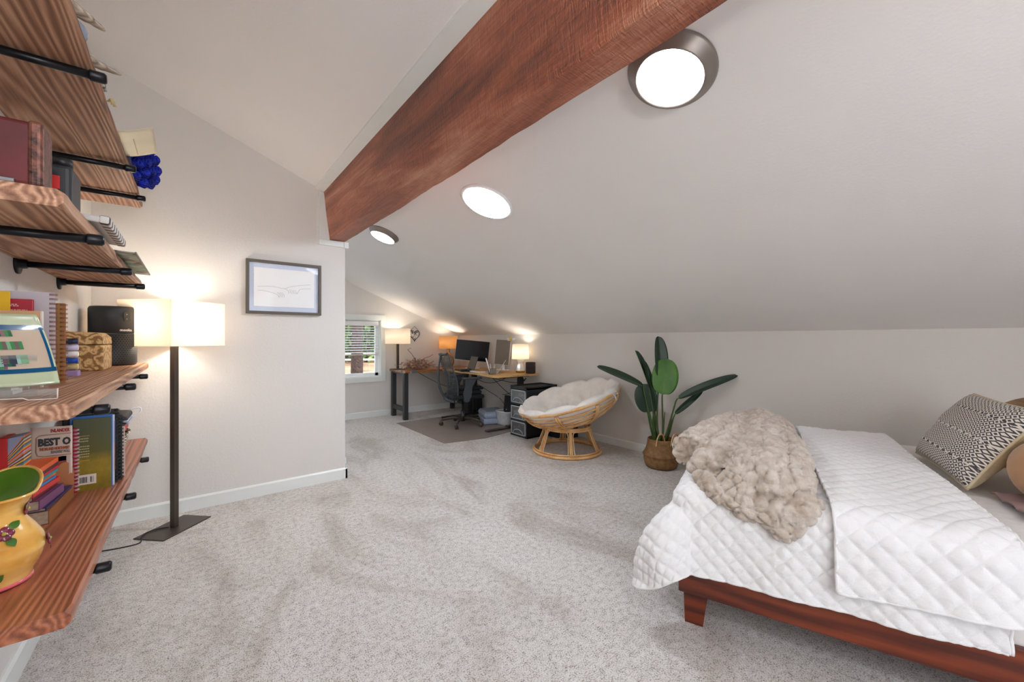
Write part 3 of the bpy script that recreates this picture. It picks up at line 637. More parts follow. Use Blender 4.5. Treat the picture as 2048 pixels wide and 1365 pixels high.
def lying(z, th, x0, x1, ya, yb, cm, lab, rz=0, name='book', title=None, tcol=None):
    cx, cy = (x0 + x1) / 2, (ya + yb) / 2; t = thing(name, lab, 'book', (cx, cy, z), R(rz), 'books stacked on the lowest shelf'); w, l = (x1 - x0) / 2, (yb - ya) / 2
    MB().box((-w, -l, 0), (w, l, .002)).box((-w, -l, th - .002), (w, l, th)).box((w - .003, -l, 0), (w, l, th), b=.001).build('cover', cm, t)
    MB().box((-w + .003, -l + .003, .002), (w - .003, l - .003, th - .002)).build('pages', plain('old_pages', (196, 182, 160), .85, var=.12, vs=90), t)
    if title:
        mb = MB(T(w + .0004, -l + .02, th * .28) @ RZ(90) @ RX(90)); text_mb(mb, title, th * .55, Matrix(), width=l * 1.2); mb.build('spine_title', tcol or WHITEP, t)
    return z + th + .0004
C_ = lambda nm, c, r=.45: plain(nm, c, r, var=.05)
z = ZA
z = lying(z, .05, -.52, -.402, 2.22, 2.545, C_('cover_tan', (150, 92, 48)), 'thick tan leather book at the bottom of the stack', -2)
z = lying(z, .012, -.52, -.405, 2.22, 2.5, C_('cover_navy', (50, 44, 92)), 'thin navy book second from the bottom of the stack', -4)
z = lying(z, .034, -.52, -.415, 2.2, 2.42, C_('cover_plum', (120, 66, 110)), 'cream and plum book in the lower stack', -6)
z = lying(z, .016, -.52, -.43, 2.2, 2.4, C_('cover_maroon', (104, 20, 26)), 'dark maroon book above the plum one', -7)
z = lying(z, .018, -.52, -.425, 2.19, 2.4, C_('cover_red', (214, 40, 36)), 'bright red hardback in the middle of the stack', -8)
z = lying(z, .009, -.52, -.43, 2.2, 2.38, C_('cover_blue', (60, 140, 200)), 'slim sky blue booklet with white spine end', -7)
z = lying(z, .009, -.52, -.432, 2.21, 2.4, C_('cover_orange', (228, 96, 40)), 'slim orange booklet with white spine end', -6)
z = lying(z, .011, -.52, -.43, 2.21, 2.41, C_('cover_teal', (20, 150, 150)), 'slim teal booklet in the upper stack', -7)
z = lying(z, .011, -.52, -.428, 2.22, 2.42, C_('cover_rose', (206, 24, 60)), 'slim rose red booklet under the brown book', -5)
z = lying(z, .016, -.52, -.43, 2.2, 2.42, C_('cover_brown', (84, 34, 40)), 'dark brown book just under the orange top book', -5)
z = lying(z, .018, -.53 + .004, -.425, 2.2, 2.41, C_('cover_amber', (232, 98, 34)), 'orange paperback on top of the book stack', -4)

# thick red pad with fanned coloured page edges on top of the book stack
t = thing('card_pad', 'thick red card pad with fanned bright coloured edges on the book stack', 'card pad', (-.49, 2.30, z))
MB().box((-.034, -.09, 0), (-.014, .0, .125), b=.003).build('red_cover', C_('red_board', (196, 12, 16)), t)
cc = [(214, 30, 40), (240, 150, 30), (60, 140, 140), (90, 80, 120), (230, 190, 60), (120, 40, 50), (200, 190, 200), (50, 90, 60), (240, 110, 40), (150, 160, 190)]
for i in range(20):
    x = -.014; h0 = .006 * i; mb = MB()
    y0_, y1_ = -.088, .0; a_, b_ = h0, min(h0 + .0058, .125)
    mb.add([(x, y0_, a_ * .55), (x + .036, y0_, min(.125, a_ * 1.0 + .012)), (x + .036, y0_, min(.127, b_ + .012)), (x, y0_, b_ * .55 + (.055 if i == 19 else 0)),
            (x, y1_, a_ * .55), (x + .036, y1_, min(.125, a_ + .012)), (x + .036, y1_, min(.127, b_ + .012)), (x, y1_, b_ * .55 + (.055 if i == 19 else 0))],
           [(0, 1, 2, 3), (7, 6, 5, 4), (0, 4, 5, 1), (1, 5, 6, 2), (2, 6, 7, 3), (3, 7, 4, 0)])
    mb.build('card', C_('card_%d' % (i % 10), cc[i % 10]), t)

# the magazine
mg = thing('magazine', 'magazine standing upright with the word BEST on its pale cover', 'magazine', (-.526, 2.56, ZA)); mw, mh = .122, .305
def mgs(a, b, off=0): return Vector((mw * a, .02 * (1 - a) - off, mh * b))
mb = MB(); mb.grid(lambda u, v: mgs(u, v), 16, 4); mb.build('cover', plain('cover_cream', (226, 206, 190), .4, var=.02), mg, solid=.004)
def flatM(u, v, off=.003): p = mgs(u, v, off); return T(*p) @ RZ(-math.degrees(math.atan(.02 / mw))) @ RX(90)
mb = MB(); text_mb(mb, 'INLANDER', .02, flatM(.47, .925), width=.058, bold=.0006); mb.build('masthead', plain('ink_red', (172, 30, 34), .5, var=0), mg)
mb = MB(); text_mb(mb, 'BEST O', .042, flatM(.17, .745, .004), width=.098, bold=.0022); mb.build('headline', plain('ink_charcoal', (58, 60, 62), .5, var=0), mg)
mb = MB(); text_mb(mb, 'THE INLAND NORTHWEST', .016, flatM(.2, .68, .004), width=.092, bold=.001); mb.build('subtitle', plain('ink_brown', (176, 92, 50), .5, var=0), mg)
mb = MB(); text_mb(mb, "READERS' POLL", .016, flatM(.48, .63, .004), width=.058, bold=.0004); mb.build('subtitle', plain('ink_grey', (120, 116, 116), .5, var=0), mg)
mb = MB(); mb.tube([mgs(*p, .004) for p in [(.98, .9), (.2, .89), (.13, .86), (.12, .66), (.16, .61), (.3, .595), (.98, .6)]], .0016, 6); mb.build('border', plain('ink_tan', (176, 120, 88), .5, var=0), mg)
def blobs(name, m, lst):
    mb = MB()
    for u, v, ru, rv in lst:
        p = mgs(u, v, .004); mb.add([(p.x + ru * math.cos(2 * PI * k / 20), p.y, p.z + rv * math.sin(2 * PI * k / 20)) for k in range(20)], [tuple(range(20))])
    mb.build(name, m, mg)
blobs('illustration_hill', plain('ink_orange', (206, 136, 88), .5, var=.05), [(.82, .3, .028, .058), (.6, .33, .006, .006), (.8, .1, .008, .05), (.97, .2, .01, .04)])
blobs('illustration_pot', plain('ink_rust', (158, 72, 60), .5, var=.05), [(.76, .47, .022, .034), (.35, .5, .012, .018), (.45, .42, .02, .01), (.15, .49, .014, .007)])
blobs('illustration_leaf', plain('ink_navy', (60, 44, 66), .5, var=.05), [(.76, .545, .032, .01), (.7, .41, .02, .006)])

t = slab('spiral_notebook', -.50, -.394, 2.59, .009, ZA, .285, C_('cover_crimson', (170, 20, 46)), 'crimson red spiral book between the magazine and the olive book', spiral=plain('white_wire', (220, 200, 205), .3, var=0))
OLV = (lambda n: (n.set(n.p, 'Base Color', n.mix(n.ramp(n.noise(n.coord(), 18, 4, .7), (.35, (0, 0, 0, 1)), (.65, (.5, .5, .5, 1))), n.ramp(n.math('MULTIPLY', n.n('ShaderNodeSeparateXYZ', None, Vector=n.coord()).outputs[2], 3.2), (.0, srgb(150, 128, 20)), (.42, srgb(168, 144, 48)), (.55, srgb(96, 96, 44)), (.9, srgb(78, 90, 70))), srgb(92, 86, 30))), n.set(n.p, 'Roughness', .3), n.m)[2])(NT('photo_cover'))
t = slab('photo_book', -.41, -.289, 2.602, .012, ZA, .322, OLV, 'olive green photo covered book showing its barcode', lean=0)
mb = MB(); mb.box((.018, -.0012, .028), (.074, -.0002, .072)); mb.build('barcode_panel', PAPER, t)
mb = MB()
for i in range(18):
    if random.random() < .75: mb.box((.022 + i * .0022 + (.007 if i > 10 else 0), -.0019, .036), (.022 + i * .0022 + .0008 + random.random() * .0009 + (.007 if i > 10 else 0), -.0013, .062))
mb.build('barcode_lines', plain('ink_black', (40, 40, 44), .5, var=0), t)
mb = MB(); mb.box((.018, -.0012, .135), (.052, -.0002, .137)); mb.box((.018, -.0012, .245), (.052, -.0002, .247)); mb.build('gold_rule', plain('gold_ink', (206, 160, 50), .5, var=0), t)
mb = MB()
for i in (0, 1, 3, 4, 5, 6, 7):
    x_ = .019
    while x_ < .05: w_ = random.uniform(.003, .008); mb.box((x_, -.0008, .232 - i * .0115), (min(x_ + w_, .052), -.0002, .2355 - i * .0115)); x_ += w_ + .0015
mb.build('cover_text', plain('print_pale', (200, 190, 150), .6, var=0), t)
slab('magazine', -.42, -.285, 2.615, .005, ZA, .333, C_('cover_azure', (40, 110, 190)), 'blue edged magazine just behind the olive photo book', cat='magazine')
t = slab('photo_book', -.42, -.280, 2.622, .012, ZA, .328, C_('cover_white', (226, 224, 228)), 'white book with orange and blue spine edge behind the olive book')
MB().box((.1402, 0, .07), (.1416, .012, .2)).build('spine_label', C_('spine_rust', (190, 90, 50)), t)
MB().box((.1402, 0, .2), (.1416, .012, .3)).build('spine_label', C_('spine_blue', (50, 120, 180)), t)
slab('spiral_notebook', -.45, -.272, 2.66, .014, ZA, .35, C_('cover_black', (22, 22, 26)), 'tall black spiral notebook behind the olive photo book', spiral=BWIRE)
slab('spiral_notebook', -.45, -.262, 2.70, .016, ZA, .312, C_('cover_black', (22, 22, 26)), 'shorter black spiral notebook nearest the striped basket', spiral=BWIRE)
slab('paper_sheet', -.40, -.256, 2.76, .002, ZA, .25, C_('pink_paper', (226, 200, 190)), 'pale pink paper leaning between black notebook and basket', cat='paper', lean=-3)
# striped basket with contents
bk = thing('woven_basket', 'small black and cream striped woven basket at the end of the lowest shelf', 'basket', (-.385, 3.15, ZA))
BS = (lambda n: (n.set(n.p, 'Base Color', n.mix(n.math('GREATER_THAN', n.math('FRACT', n.math('ADD', n.math('MULTIPLY', n.n('ShaderNodeSeparateXYZ', None, Vector=n.coord()).outputs[2], 52), n.math('MULTIPLY', n.noise(n.coord(), 30, 2), 1.2))), .5), srgb(228, 214, 186), srgb(34, 30, 30))), n.bump(n.noise(n.coord(), 160, 2), .6, .004), n.m)[2])(NT('striped_weave'))
mb = MB()
def rr(a, w, l): c, s = math.cos(a), math.sin(a); k = 1 / ((abs(c)) ** 5 + (abs(s)) ** 5) ** .2; return w * c * k, l * s * k
mb.grid(lambda u, v: (*rr(2 * PI * u, .075 + .03 * v, .10 + .03 * v), .15 * v), 40, 12, wrapu=True); mb.add([(*rr(2 * PI * k / 40, .075, .1), .001) for k in range(40)], [tuple(range(40))]); mb.build('wall', BS, bk, solid=.006)
mb = MB(); mb.tube([(*rr(2 * PI * k / 40, .106, .131), .15) for k in range(40)], .006, 8, closed=True); mb.build('rim', BS, bk)
MB().box((-.1, -.12, .145), (.11, .1, .175), b=.012, M=RY(-4)).build('red_pouch', C_('pouch_red', (196, 20, 28)), label='red pouch lying in the striped basket', cat='pouch').location = (-.385, 3.15, ZA + .01)
MB().box((-.11, -.12, 0), (.12, .1, .012), b=.004, M=RY(-6)).build('tablet_sleeve', C_('sleeve_grey', (176, 178, 190)), label='pale grey flat sleeve over the red pouch in the basket', cat='sleeve').location = (-.385, 3.15, ZA + .2)
zp = thing('zip_case', 'black zipped soft case lying on top of the basket', 'case', (-.385, 3.12, ZA + .228))
MB(RY(6)).box((-.12, -.15, 0), (.115, .12, .05), b=.018).build('case_body', plain('black_nylon', (40, 40, 44), .7, var=.05), zp)
MB(RY(6)).box((-.121, -.151, .016), (.118, .122, .028), b=.004).build('zip_band', C_('zip_grey', (170, 176, 196)), zp)
MB().tube(bez([(.11, .05, .05), (.15, .06, .055), (.155, .06, .03), (.13, .05, .01), (.11, .05, .012)], 6), .004, 8).build('loop_handle', WHITEP, zp)

# ---- things on the shelf above (ZC)
rb = thing('red_box', 'dark red box with worn gilt edge on the shelf above', 'box', (-.40, 1.485, ZC))
MB().box((-.125, -.07, 0), (.125, .01, .15), b=.01).build('body', plain('oxblood', (92, 5, 10), .5, var=.15, vs=14), rb)
MB().box((.105, -.074, 0), (.131, .012, .153), b=.009).build('worn_edge', plain('gilt_edge', (120, 74, 60), .4, .3, var=.4, vs=60, bs=.5, bscale=60), rb)
MB().box((-.1, -.006, 0), (.09, .004, .01), b=.002).build('metal_ruler', plain('steel', (150, 150, 156), .25, .9, var=.02), label='thin metal strip under the dark red box edge', cat='ruler').location = (-.4, 1.407, ZC)
bc = thing('black_camera', 'small black gadget with red detail beside the dark red box', 'camera', (-.275, 1.66, ZC))
MB().box((-.05, -.06, 0), (.022, .06, .12), b=.012).build('body', BLKP, bc); MB(T(0, -.03, .12)).lathe([(.02, 0), (.02, .02), (.001, .022)], 18).build('dial', BLKP, bc)
MB().box((-.02, -.0635, .05), (.0, -.06, .085)).build('red_detail', C_('red_mark', (210, 30, 30)), bc)
nb = thing('chained_book', 'small black and white striped book tilted on the upper shelf edge', 'book', (-.245, 1.97, ZC + .001))
mb = MB(T(0, 0, 0.0) @ RY(8))
MB(RY(4)).box((-.05, -.2, .01), (.04, .2, .03), b=.004).build('cover', C_('book_white', (206, 202, 196)), nb)
MB(RY(4)).box((.02, -.202, .008), (.045, .202, .034), b=.006).build('striped_edge', (lambda n: (n.set(n.p, 'Base Color', n.mix(n.math('GREATER_THAN', n.math('FRACT', n.math('MULTIPLY', n.n('ShaderNodeSeparateXYZ', None, Vector=n.coord()).outputs[1], 22)), .6), srgb(210, 206, 200), srgb(50, 48, 48))), n.m)[1])(NT('stripe_edge')), nb)
gp = thing('green_print', 'thin green botanical print overhanging the front of the shelf', 'print', (-.235, 2.62, ZC + .003))
GPM = (lambda n: (n.set(n.p, 'Base Color', n.ramp(n.n('ShaderNodeTexVoronoi', None, Vector=n.coord(), Scale=22).outputs[1], (.2, srgb(96, 140, 112)), (.5, srgb(186, 196, 182)), (.8, srgb(90, 70, 76)))), n.m)[1])(NT('botanical_print'))
MB(RY(3)).box((-.13, -.36, 0), (.055, .36, .004)).build('sheet', GPM, gp)
MB(RY(3)).box((.054, -.362, -.001), (.059, .362, .006)).box((-.13, .36, -.001), (.059, .364, .006)).build('edge_binding', C_('edge_grey', (92, 88, 84)), gp)

# ---- things on the top shelf (ZD)
DW = m_wood('driftwood', ((.34, srgb(110, 96, 82)), (.5, srgb(160, 144, 126)), (.72, srgb(206, 194, 178))), 'X', ring=30, rough=.9)
def drift(name, lab, loc, pts, rs): MB().tube(bez(pts, 8), [(rs[i // 8] + (rs[min(i // 8 + 1, len(rs) - 1)] - rs[i // 8]) * (i % 8) / 8) * (1 + .2 * nz(i * .7, loc[1])) for i in range(8 * (len(pts) - 1) + 1)], 9, flat=.5).build(name, DW, label=lab, cat='driftwood').location = loc
drift('driftwood', 'grey pointed driftwood piece at the top edge of the picture', (-.27, 1.58, ZD + .035), [(-.16, -.1, 0), (-.05, -.04, .012), (.03, .02, .005), (.075, .06, 0)], [.03, .035, .025, .004])
drift('driftwood', 'pale ribbed driftwood piece overhanging below the pointed one', (-.27, 1.78, ZD + .016), [(-.16, -.12, 0), (-.06, -.03, .006), (.03, .03, 0), (.09, .06, 0)], [.026, .03, .024, .003])
MB().ball((0, 0, .035), .035, 0, 16, (1, 1, 1)).build('glass_float', plain('blue_grey_glass', (158, 172, 196), .1, var=.02, coat=.5), label='blue grey glass ball between the driftwood pieces', cat='glass ball').location = (-.27, 1.695, ZD)
MB().box((-.05, -.06, 0), (.008, .04, .02), b=.003).build('stone_tag', (lambda n: (n.set(n.p, 'Base Color', n.ramp(n.noise(n.coord(), 40, 3, .7), (.45, srgb(70, 70, 70)), (.6, srgb(210, 210, 206)))), n.m)[1])(NT('speckled_stone')), label='speckled grey stone on the top shelf edge', cat='stone').location = (-.236, 1.93, ZD)
mb = MB()
for i in range(60):
    a, b = random.uniform(-.6, .9), random.uniform(-1, 1); mb.tube([(0, 0, .005), (.014 * math.cos(a), .02 * math.sin(b), .012), (.026 * math.cos(a) * random.uniform(.6, 1), .03 * math.sin(b), .008 * random.uniform(-.6, 1))], [.0014, .0014, .0008], 5)
mb.build('straw_tassel', C_('straw', (224, 208, 152)), label='small frayed straw tassel on the top shelf edge', cat='tassel').location = (-.238, 2.05, ZD)
rp = thing('paper_scroll', 'cream curled paper sheet overhanging the top shelf', 'paper', (-.235, 2.55, ZD + .065))
mb = MB(); mb.grid(lambda u, v: Vector((-.17 + .27 * u, -.12 + .32 * v, .02 - .035 * math.sin(PI * u * .95) + .05 * max(0, u - .55))), 20, 12); mb.build('sheet', C_('cream_paper', (232, 222, 190)), rp, solid=.0015)
mb = MB(); mb.grid(lambda u, v: Vector((-.1 + .13 * u, -.02 + .2 * v, -.012 + .012 * u)), 6, 6); mb.build('inner_sheet', C_('tan_paper', (206, 190, 146)), rp, solid=.001)
rs_ = thing('rose_bouquet', 'bright blue rose bouquet lying on its side at the top shelf end', 'bouquet', (-.22, 3.06, ZD + .0))
BLU = plain('rose_blue', (12, 42, 190), .6, var=.35, vs=30, bs=.6, bscale=70)
mb = MB(); mb.lathe([(.05, -.16), (.075, -.06), (.1, .0), (.098, .004), (.07, -.05), (.04, -.14)], 30, M=T(.0, 0, .138) @ RZ(-28) @ RY(90) @ Matrix.Scale(1.32, 4), closed_top=False); mb.build('wrapping', BLKP, rs_)
rnd = random.Random(3); FM = T(.0, 0, .138) @ RZ(-28) @ RY(90) @ Matrix.Scale(1.38, 4)
for k in range(19):
    rr_ = .0 if k == 0 else (.042 if k < 7 else .082); a = (k - 1) * 2 * PI / 6 if k < 7 else (k - 7) * 2 * PI / 12
    c = Vector((rr_ * math.cos(a), rr_ * math.sin(a), .018 - rr_ * .15)); mb = MB(FM)
    for q in range(9):
        b = q * 2.4; r2 = .003 + .0016 * q
        mb.grid(lambda u, v, b=b, r2=r2, q=q: c + Vector(((r2 + .008 * v) * math.cos(b + (u - .5) * 2.2), (r2 + .008 * v) * math.sin(b + (u - .5) * 2.2), -.018 + .034 * v - .0016 * q * v)), 6, 4)
    mb.build('rose_bloom', BLU, rs_, solid=.0012)
MB().box((-.03, -.06, 0), (.03, .05, .05), b=.004).build('small_frame', plain('smoky_case', (70, 76, 88), .2, .3, var=.05), label='small dark case beside the blue roses', cat='case').location = (-.265, 2.80, ZD)

# ---------------------------------------------------------------- bed
BA = -70.0   # direction of the bed's long side
bed = thing('bed', 'platform bed with red brown wooden frame and white mattress', 'bed', (1.745, .965, 0), R(BA))
BL, BW, BT = 1.50, 1.70, .615
def leg(x, y): 
    sx = 1 if x < .5 else -1
    MB().add([(x - .05, y - .045, .15), (x + .05, y - .045, .15), (x + .05, y + .045, .15), (x - .05, y + .045, .15), (x - .042, y - .03, 0), (x + .012, y - .03, 0), (x + .012, y + .03, 0), (x - .042, y + .03, 0)], [(0, 1, 2, 3), (7, 6, 5, 4), (0, 4, 5, 1), (1, 5, 6, 2), (2, 6, 7, 3), (3, 7, 4, 0)])
    mb = MB(); mb.add([(x - .05, y - .03, .15), (x + .05, y - .03, .15), (x + .05, y + .03, .15), (x - .05, y + .03, .15), (x - .045, y - .025, 0), (x + .03, y - .025, 0), (x + .03, y + .025, 0), (x - .045, y + .025, 0)], [(0, 1, 2, 3), (7, 6, 5, 4), (0, 4, 5, 1), (1, 5, 6, 2), (2, 6, 7, 3), (3, 7, 4, 0)]); mb.build('leg', BEDW, bed)
for x, y in ((.07, .05), (BL - .07, .05), (.07, BW - .05), (BL - .07, BW - .05)): leg(x, y)
MB().box((0, 0, .145), (BL, .03, .295), b=.006).build('side_rail', BEDW, bed); MB().box((0, BW - .03, .145), (BL, BW, .295), b=.006).build('side_rail', BEDW, bed)
MB().box((0, .03, .145), (.03, BW - .03, .295), b=.006).build('foot_rail', BEDW, bed)
MB().box((.03, .03, .2), (BL, BW - .03, .24)).build('slat_deck', BEDW, bed)
# arched headboard
arc = [(0, 0)] + [(BW * k / 30, .72 + .31 * math.sin(PI * k / 30) ** .5) for k in range(31)] + [(BW, 0)]
MB(Matrix(((0, 0, 1, BL), (1, 0, 0, 0), (0, 1, 0, .0), (0, 0, 0, 1)))).prism([(a, b) for a, b in arc], 0, .04).build('headboard', TANW, bed, label='tan wooden headboard with arched top')
# mattress with rounded edges
mb = MB(); mb.box((.02, .02, .24), (BL - .005, BW - .02, BT - .012), b=.06); mb.build('mattress', LINEN, bed)
# drape of the quilts
def drape(x, y, lift=0, R0=.075, fl=.12):
    x0_, y0_, y1_ = .06, .055, BW - .055
    xi = max(x, x0_); yi = min(max(y, y0_), y1_); vx, vy = x - xi, y - yi; r = math.hypot(vx, vy)
    zt = BT + lift
    if r < 1e-9: return Vector((xi, yi, zt)), Vector((0, 0, 1))
    ex, ey = vx / r, vy / r; RR = R0 + lift; arc_ = PI * RR / 2
    if r < arc_: th = r / RR; h = RR * math.sin(th); dz = RR * (1 - math.cos(th)); nrm = Vector((ex * math.sin(th), ey * math.sin(th), math.cos(th)))
    else:
        q = r - arc_; cr = min(1, 2.2 * abs(ex * ey)); f = fl * (1 + 3.2 * cr); f = f * (1 - .35 * q)
        h = RR + q * fl + cr * .20 * (1 - math.exp(-q / .13)) - cr * .05 * min(1, max(0, q - .12) / .2) ** 2; dz = RR + q * (1 - .16 * cr * math.exp(-q / .1)); nrm = Vector((ex, ey, .15))
    return Vector((xi + ex * h, yi + ey * h, zt - dz)), nrm.normalized()
def quilt(name, xa, xb, ya, yb, lift, lab, rc=.0, hemf=None, dia=.072, th=.018, res=.0064, fold=0, seed=0, fl=.12):
    t = thing(name, lab, 'quilt', bed.location, R(BA)); nu = int((xb - xa) / res); nv = int((yb - ya) / res); vs = []
    for j in range(nv + 1):
        for i in range(nu + 1):
            x = xa + (xb - xa) * i / nu; y = ya + (yb - ya) * j / nv
            if rc:   # rounded cloth corner
                cx, cy = xa + rc, ya + rc
                if x < cx and y < cy:
                    dx, dy = cx - x, cy - y; m = max(dx, dy); l = math.hypot(dx, dy)
                    if l > 0: k = m / l; x = cx - dx * k; y = cy - dy * k
            if hemf: s = (yb - y) / (yb - ya); y = y + hemf(x) * s ** 3
            p, n = drape(x, y, lift, fl=fl)
            a, b = (x + y) / dia / 1.414, (x - y) / dia / 1.414
            puff = min(abs(math.sin(PI * a)), abs(math.sin(PI * b))) ** .55
            wr = .5 * nz(x * 16, y * 16, seed) + .35 * nz(x * 34 + 5, y * 26, seed)
            d = .0105 * puff * (1 + .5 * wr) + .0022 * wr + .009 * nz(x * 3.2, y * 2.4, seed + 4)
            if fold: d += fold * (math.sin(y * 3.2 + x * 5) * .3 + nz(x * 7, y * 1.5, seed + 9) * 1.0) 
            q = max(0, BT + lift - p.z - .1)
            al = x if y < .1 else y
            d += min(q, .3) * .06 * math.sin(al * 17 + seed) + min(q, .3) * .09 * nz(al * 4, seed + 3)
            vs.append(p + n * max(d, -.004 if q <= 0 else -.03))
    fs = [(j * (nu + 1) + i, j * (nu + 1) + i + 1, (j + 1) * (nu + 1) + i + 1, (j + 1) * (nu + 1) + i) for j in range(nv) for i in range(nu)]
    mb = MB(); mb.add(vs, fs, 0, True); mb.build('quilted_cloth', QUILT, t, solid=.008)
    bp = [vs[i] for i in range(nu + 1)]; bq = [vs[j * (nu + 1)] for j in range(nv + 1)]; br = [vs[j * (nu + 1) + nu] for j in range(nv + 1)]
    MB().tube(bp[::2], .0062, 7).tube(bq[::2], .0062, 7).tube(br[::2], .0062, 7).build('hem', QUILT, t)
    return t
quilt('white_quilt', -.43, 1.0, -.335, BW + .3, .006, 'white diamond stitched quilt hanging over the foot corner of the bed', rc=.32, hemf=lambda x: .02 * max(0, x - .1), seed=1, dia=.047)
quilt('folded_quilt', .56, 1.04, -.285, BW + .06, .030, 'folded upper layer of white quilt laid across the middle of the bed', seed=11, fold=.010, dia=.060, fl=.16, hemf=lambda x: .08 * max(0, x - .6))

# throw blanket
tb = thing('throw_blanket', 'chunky beige faux fur throw blanket heaped on the white quilt', 'blanket', bed.location, R(BA))
mb = MB(); zt = BT + .03
def roll(pts, rs, flat=.8): P = bez(pts, 8); n = len(P); mb.tube(P, [rs[0] + (rs[-1] - rs[0]) * i / (n - 1) if len(rs) == 2 else rs[min(int(i * len(rs) / n), len(rs) - 1)] for i in range(n)], 14, flat=flat)
roll([(.0, .30, zt + .07), (.03, .5, zt + .085), (.08, .8, zt + .08), (.13, 1.1, zt + .07), (.18, 1.42, zt + .05)], [.1, .08], .85)
roll([(.10, .14, zt + .03), (.14, .4, zt + .06), (.2, .8, zt + .08), (.24, 1.2, zt + .09), (.27, 1.46, zt + .06)], [.07, .09])
roll([(.24, -.015, zt - .03), (.245, .08, zt + .05), (.27, .4, zt + .075), (.3, .8, zt + .09), (.32, 1.2, zt + .1), (.33, 1.5, zt + .06)], [.055, .095])
roll([(.36, .0, zt - .01), (.36, .12, zt + .05), (.37, .5, zt + .075), (.39, 1.0, zt + .08), (.40, 1.5, zt + .05)], [.07, .085])
roll([(.45, .06, zt + .03), (.46, .2, zt + .05), (.46, .6, zt + .06), (.46, 1.1, zt + .06), (.46, 1.5, zt + .04)], [.06, .06])
roll([(.10, .12, zt + .0), (.16, .03, zt - .01), (.24, -.02, zt - .05), (.34, -.03, zt - .06), (.44, -.01, zt - .04), (.5, .05, zt + .01)], [.05, .055])
roll([(.18, .1, zt + .03), (.3, .06, zt + .03), (.46, .1, zt + .03)], [.06, .06])
roll([(.33, -.03, zt - .06), (.38, -.05, zt - .10), (.42, -.045, zt - .11), (.45, -.03, zt - .05)], [.045, .03])
o = mb.build('fur_cloth', FUR, tb)
m = o.modifiers.new('r', 'REMESH'); m.mode = 'VOXEL'; m.voxel_size = .0085; m.use_smooth_shade = True
m = o.modifiers.new('s', 'SMOOTH'); m.iterations = 3; m.factor = .5
dg = bpy.context.evaluated_depsgraph_get(); me = bpy.data.meshes.new_from_object(o.evaluated_get(dg)); o.modifiers.clear(); o.data = me
nrm = [v.normal.copy() for v in me.vertices]; me.materials.clear(); me.materials.append(FUR)
for v, n in zip(me.vertices, nrm):
    c = v.co; fold = 1.3 * nz(c.x * 9 + 1.5 * nz(c.y * 3, 5), c.y * 1.6, c.z * 2)
    w = nz(c.x * 6, c.y * 6, 7) * .35
    dd = noise.voronoi(Vector((c.x * 23 + w, c.y * 15 + w, c.z * 23)))[0]
    e = min(1, (dd[1] - dd[0]) / .38)
    v.co = c + n * (.020 * (e * (2 - e)) ** .6 - .010 + .022 * fold + .003 * nz(c.x * 70, c.y * 70, c.z * 70))
for p in me.polygons: p.use_smooth = True
me.update()

# pillows
def pillow(name, lab, M, w, h, th, mats, pipe=None, sheen=0, cat='pillow', n=36):
    t = bpy.data.objects.new(name, None); COL.objects.link(t); t.matrix_world = M; t['label'] = lab; t['category'] = cat; inv(t)
    def side(sg):
        def fn(u, v):
            a, b = 2 * u - 1, 2 * v - 1; e = (1 - abs(a) ** 2.6) * (1 - abs(b) ** 2.6); e = max(e, 0) ** .42
            k = 1 - .07 * (1 - abs(b)) * 0; px_ = a * (1 - .06 * (1 - b * b)) if abs(a) > 0 else 0; py_ = b * (1 - .06 * (1 - a * a))
            return Vector((w / 2 * a * (1 - .05 * (1 - b * b) * abs(a)), h / 2 * b * (1 - .05 * (1 - a * a) * abs(b)), sg * (th / 2 * e + .004) + sg * .010 * nz(a * 2.5, b * 2.5, sg) * e))
        return fn
    MB().grid(side(1), n, n).build('front_cover', mats[0], t); MB().grid(side(-1), n, n, flip=True).build('back_cover', mats[1], t)
    rim = []
    for k in range(n): rim.append(side(1)(k / (n - 1), 0))
    for k in range(1, n): rim.append(side(1)(1, k / (n - 1)))
    for k in range(n - 2, -1, -1): rim.append(side(1)(k / (n - 1), 1))
    for k in range(n - 2, 0, -1): rim.append(side(1)(0, k / (n - 1)))
    mb = MB(); mb.tube([p - Vector((0, 0, .004)) for p in rim], .0065, 7, closed=True); mb.build('seam', pipe or mats[1], t)
    return t
NATC = plain('natural_linen', (206, 190, 156), .9, var=.06, vs=40, bs=.4, bscale=90)
BM = T(*bed.location) @ RZ(BA)
pillow('patterned_pillow', 'large cream pillow woven with a dark zigzag diamond pattern', BM @ T(1.225, .95, BT + .197) @ RY(-90 + 33) @ RZ(90) @ RZ(180), .67, .43, .16, (IKAT, NATC))
TAN = plain('tan_suede', (184, 138, 94), .7, var=.08, bs=.3, bscale=60, sheen=.3)
mb = MB(); mb.ball((0, 0, 0), .16, 0, 28, (.88, 1, .88)); o = mb.build('round_cushion', TAN, label='round tan suede cushion at the right edge behind the patterned pillow', cat='cushion'); o.matrix_world = BM @ T(1.345, .53, BT + .145)
mb = MB()
mb.grid(lambda u, v: Vector((.0 + .42 * u, .32 * v + .1 * u, .012 + .02 * abs(math.sin(v * 9 + u * 2)) + .012 * nz(u * 3, v * 4))), 24, 30); o = mb.build('folded_cloth', plain('mauve_cloth', (150, 122, 118), .85, var=.08, bs=.3, bscale=40), label='mauve cloth rumpled on the sheet below the round cushion', cat='cloth', solid=.006); o.matrix_world = BM @ T(1.18, .3, BT - .008)

# ---------------------------------------------------------------- papasan chair
pp = thing('papasan_chair', 'rattan papasan bowl chair with a cream tufted cushion', 'chair', (3.42, 3.26, 0), R(-38.6))
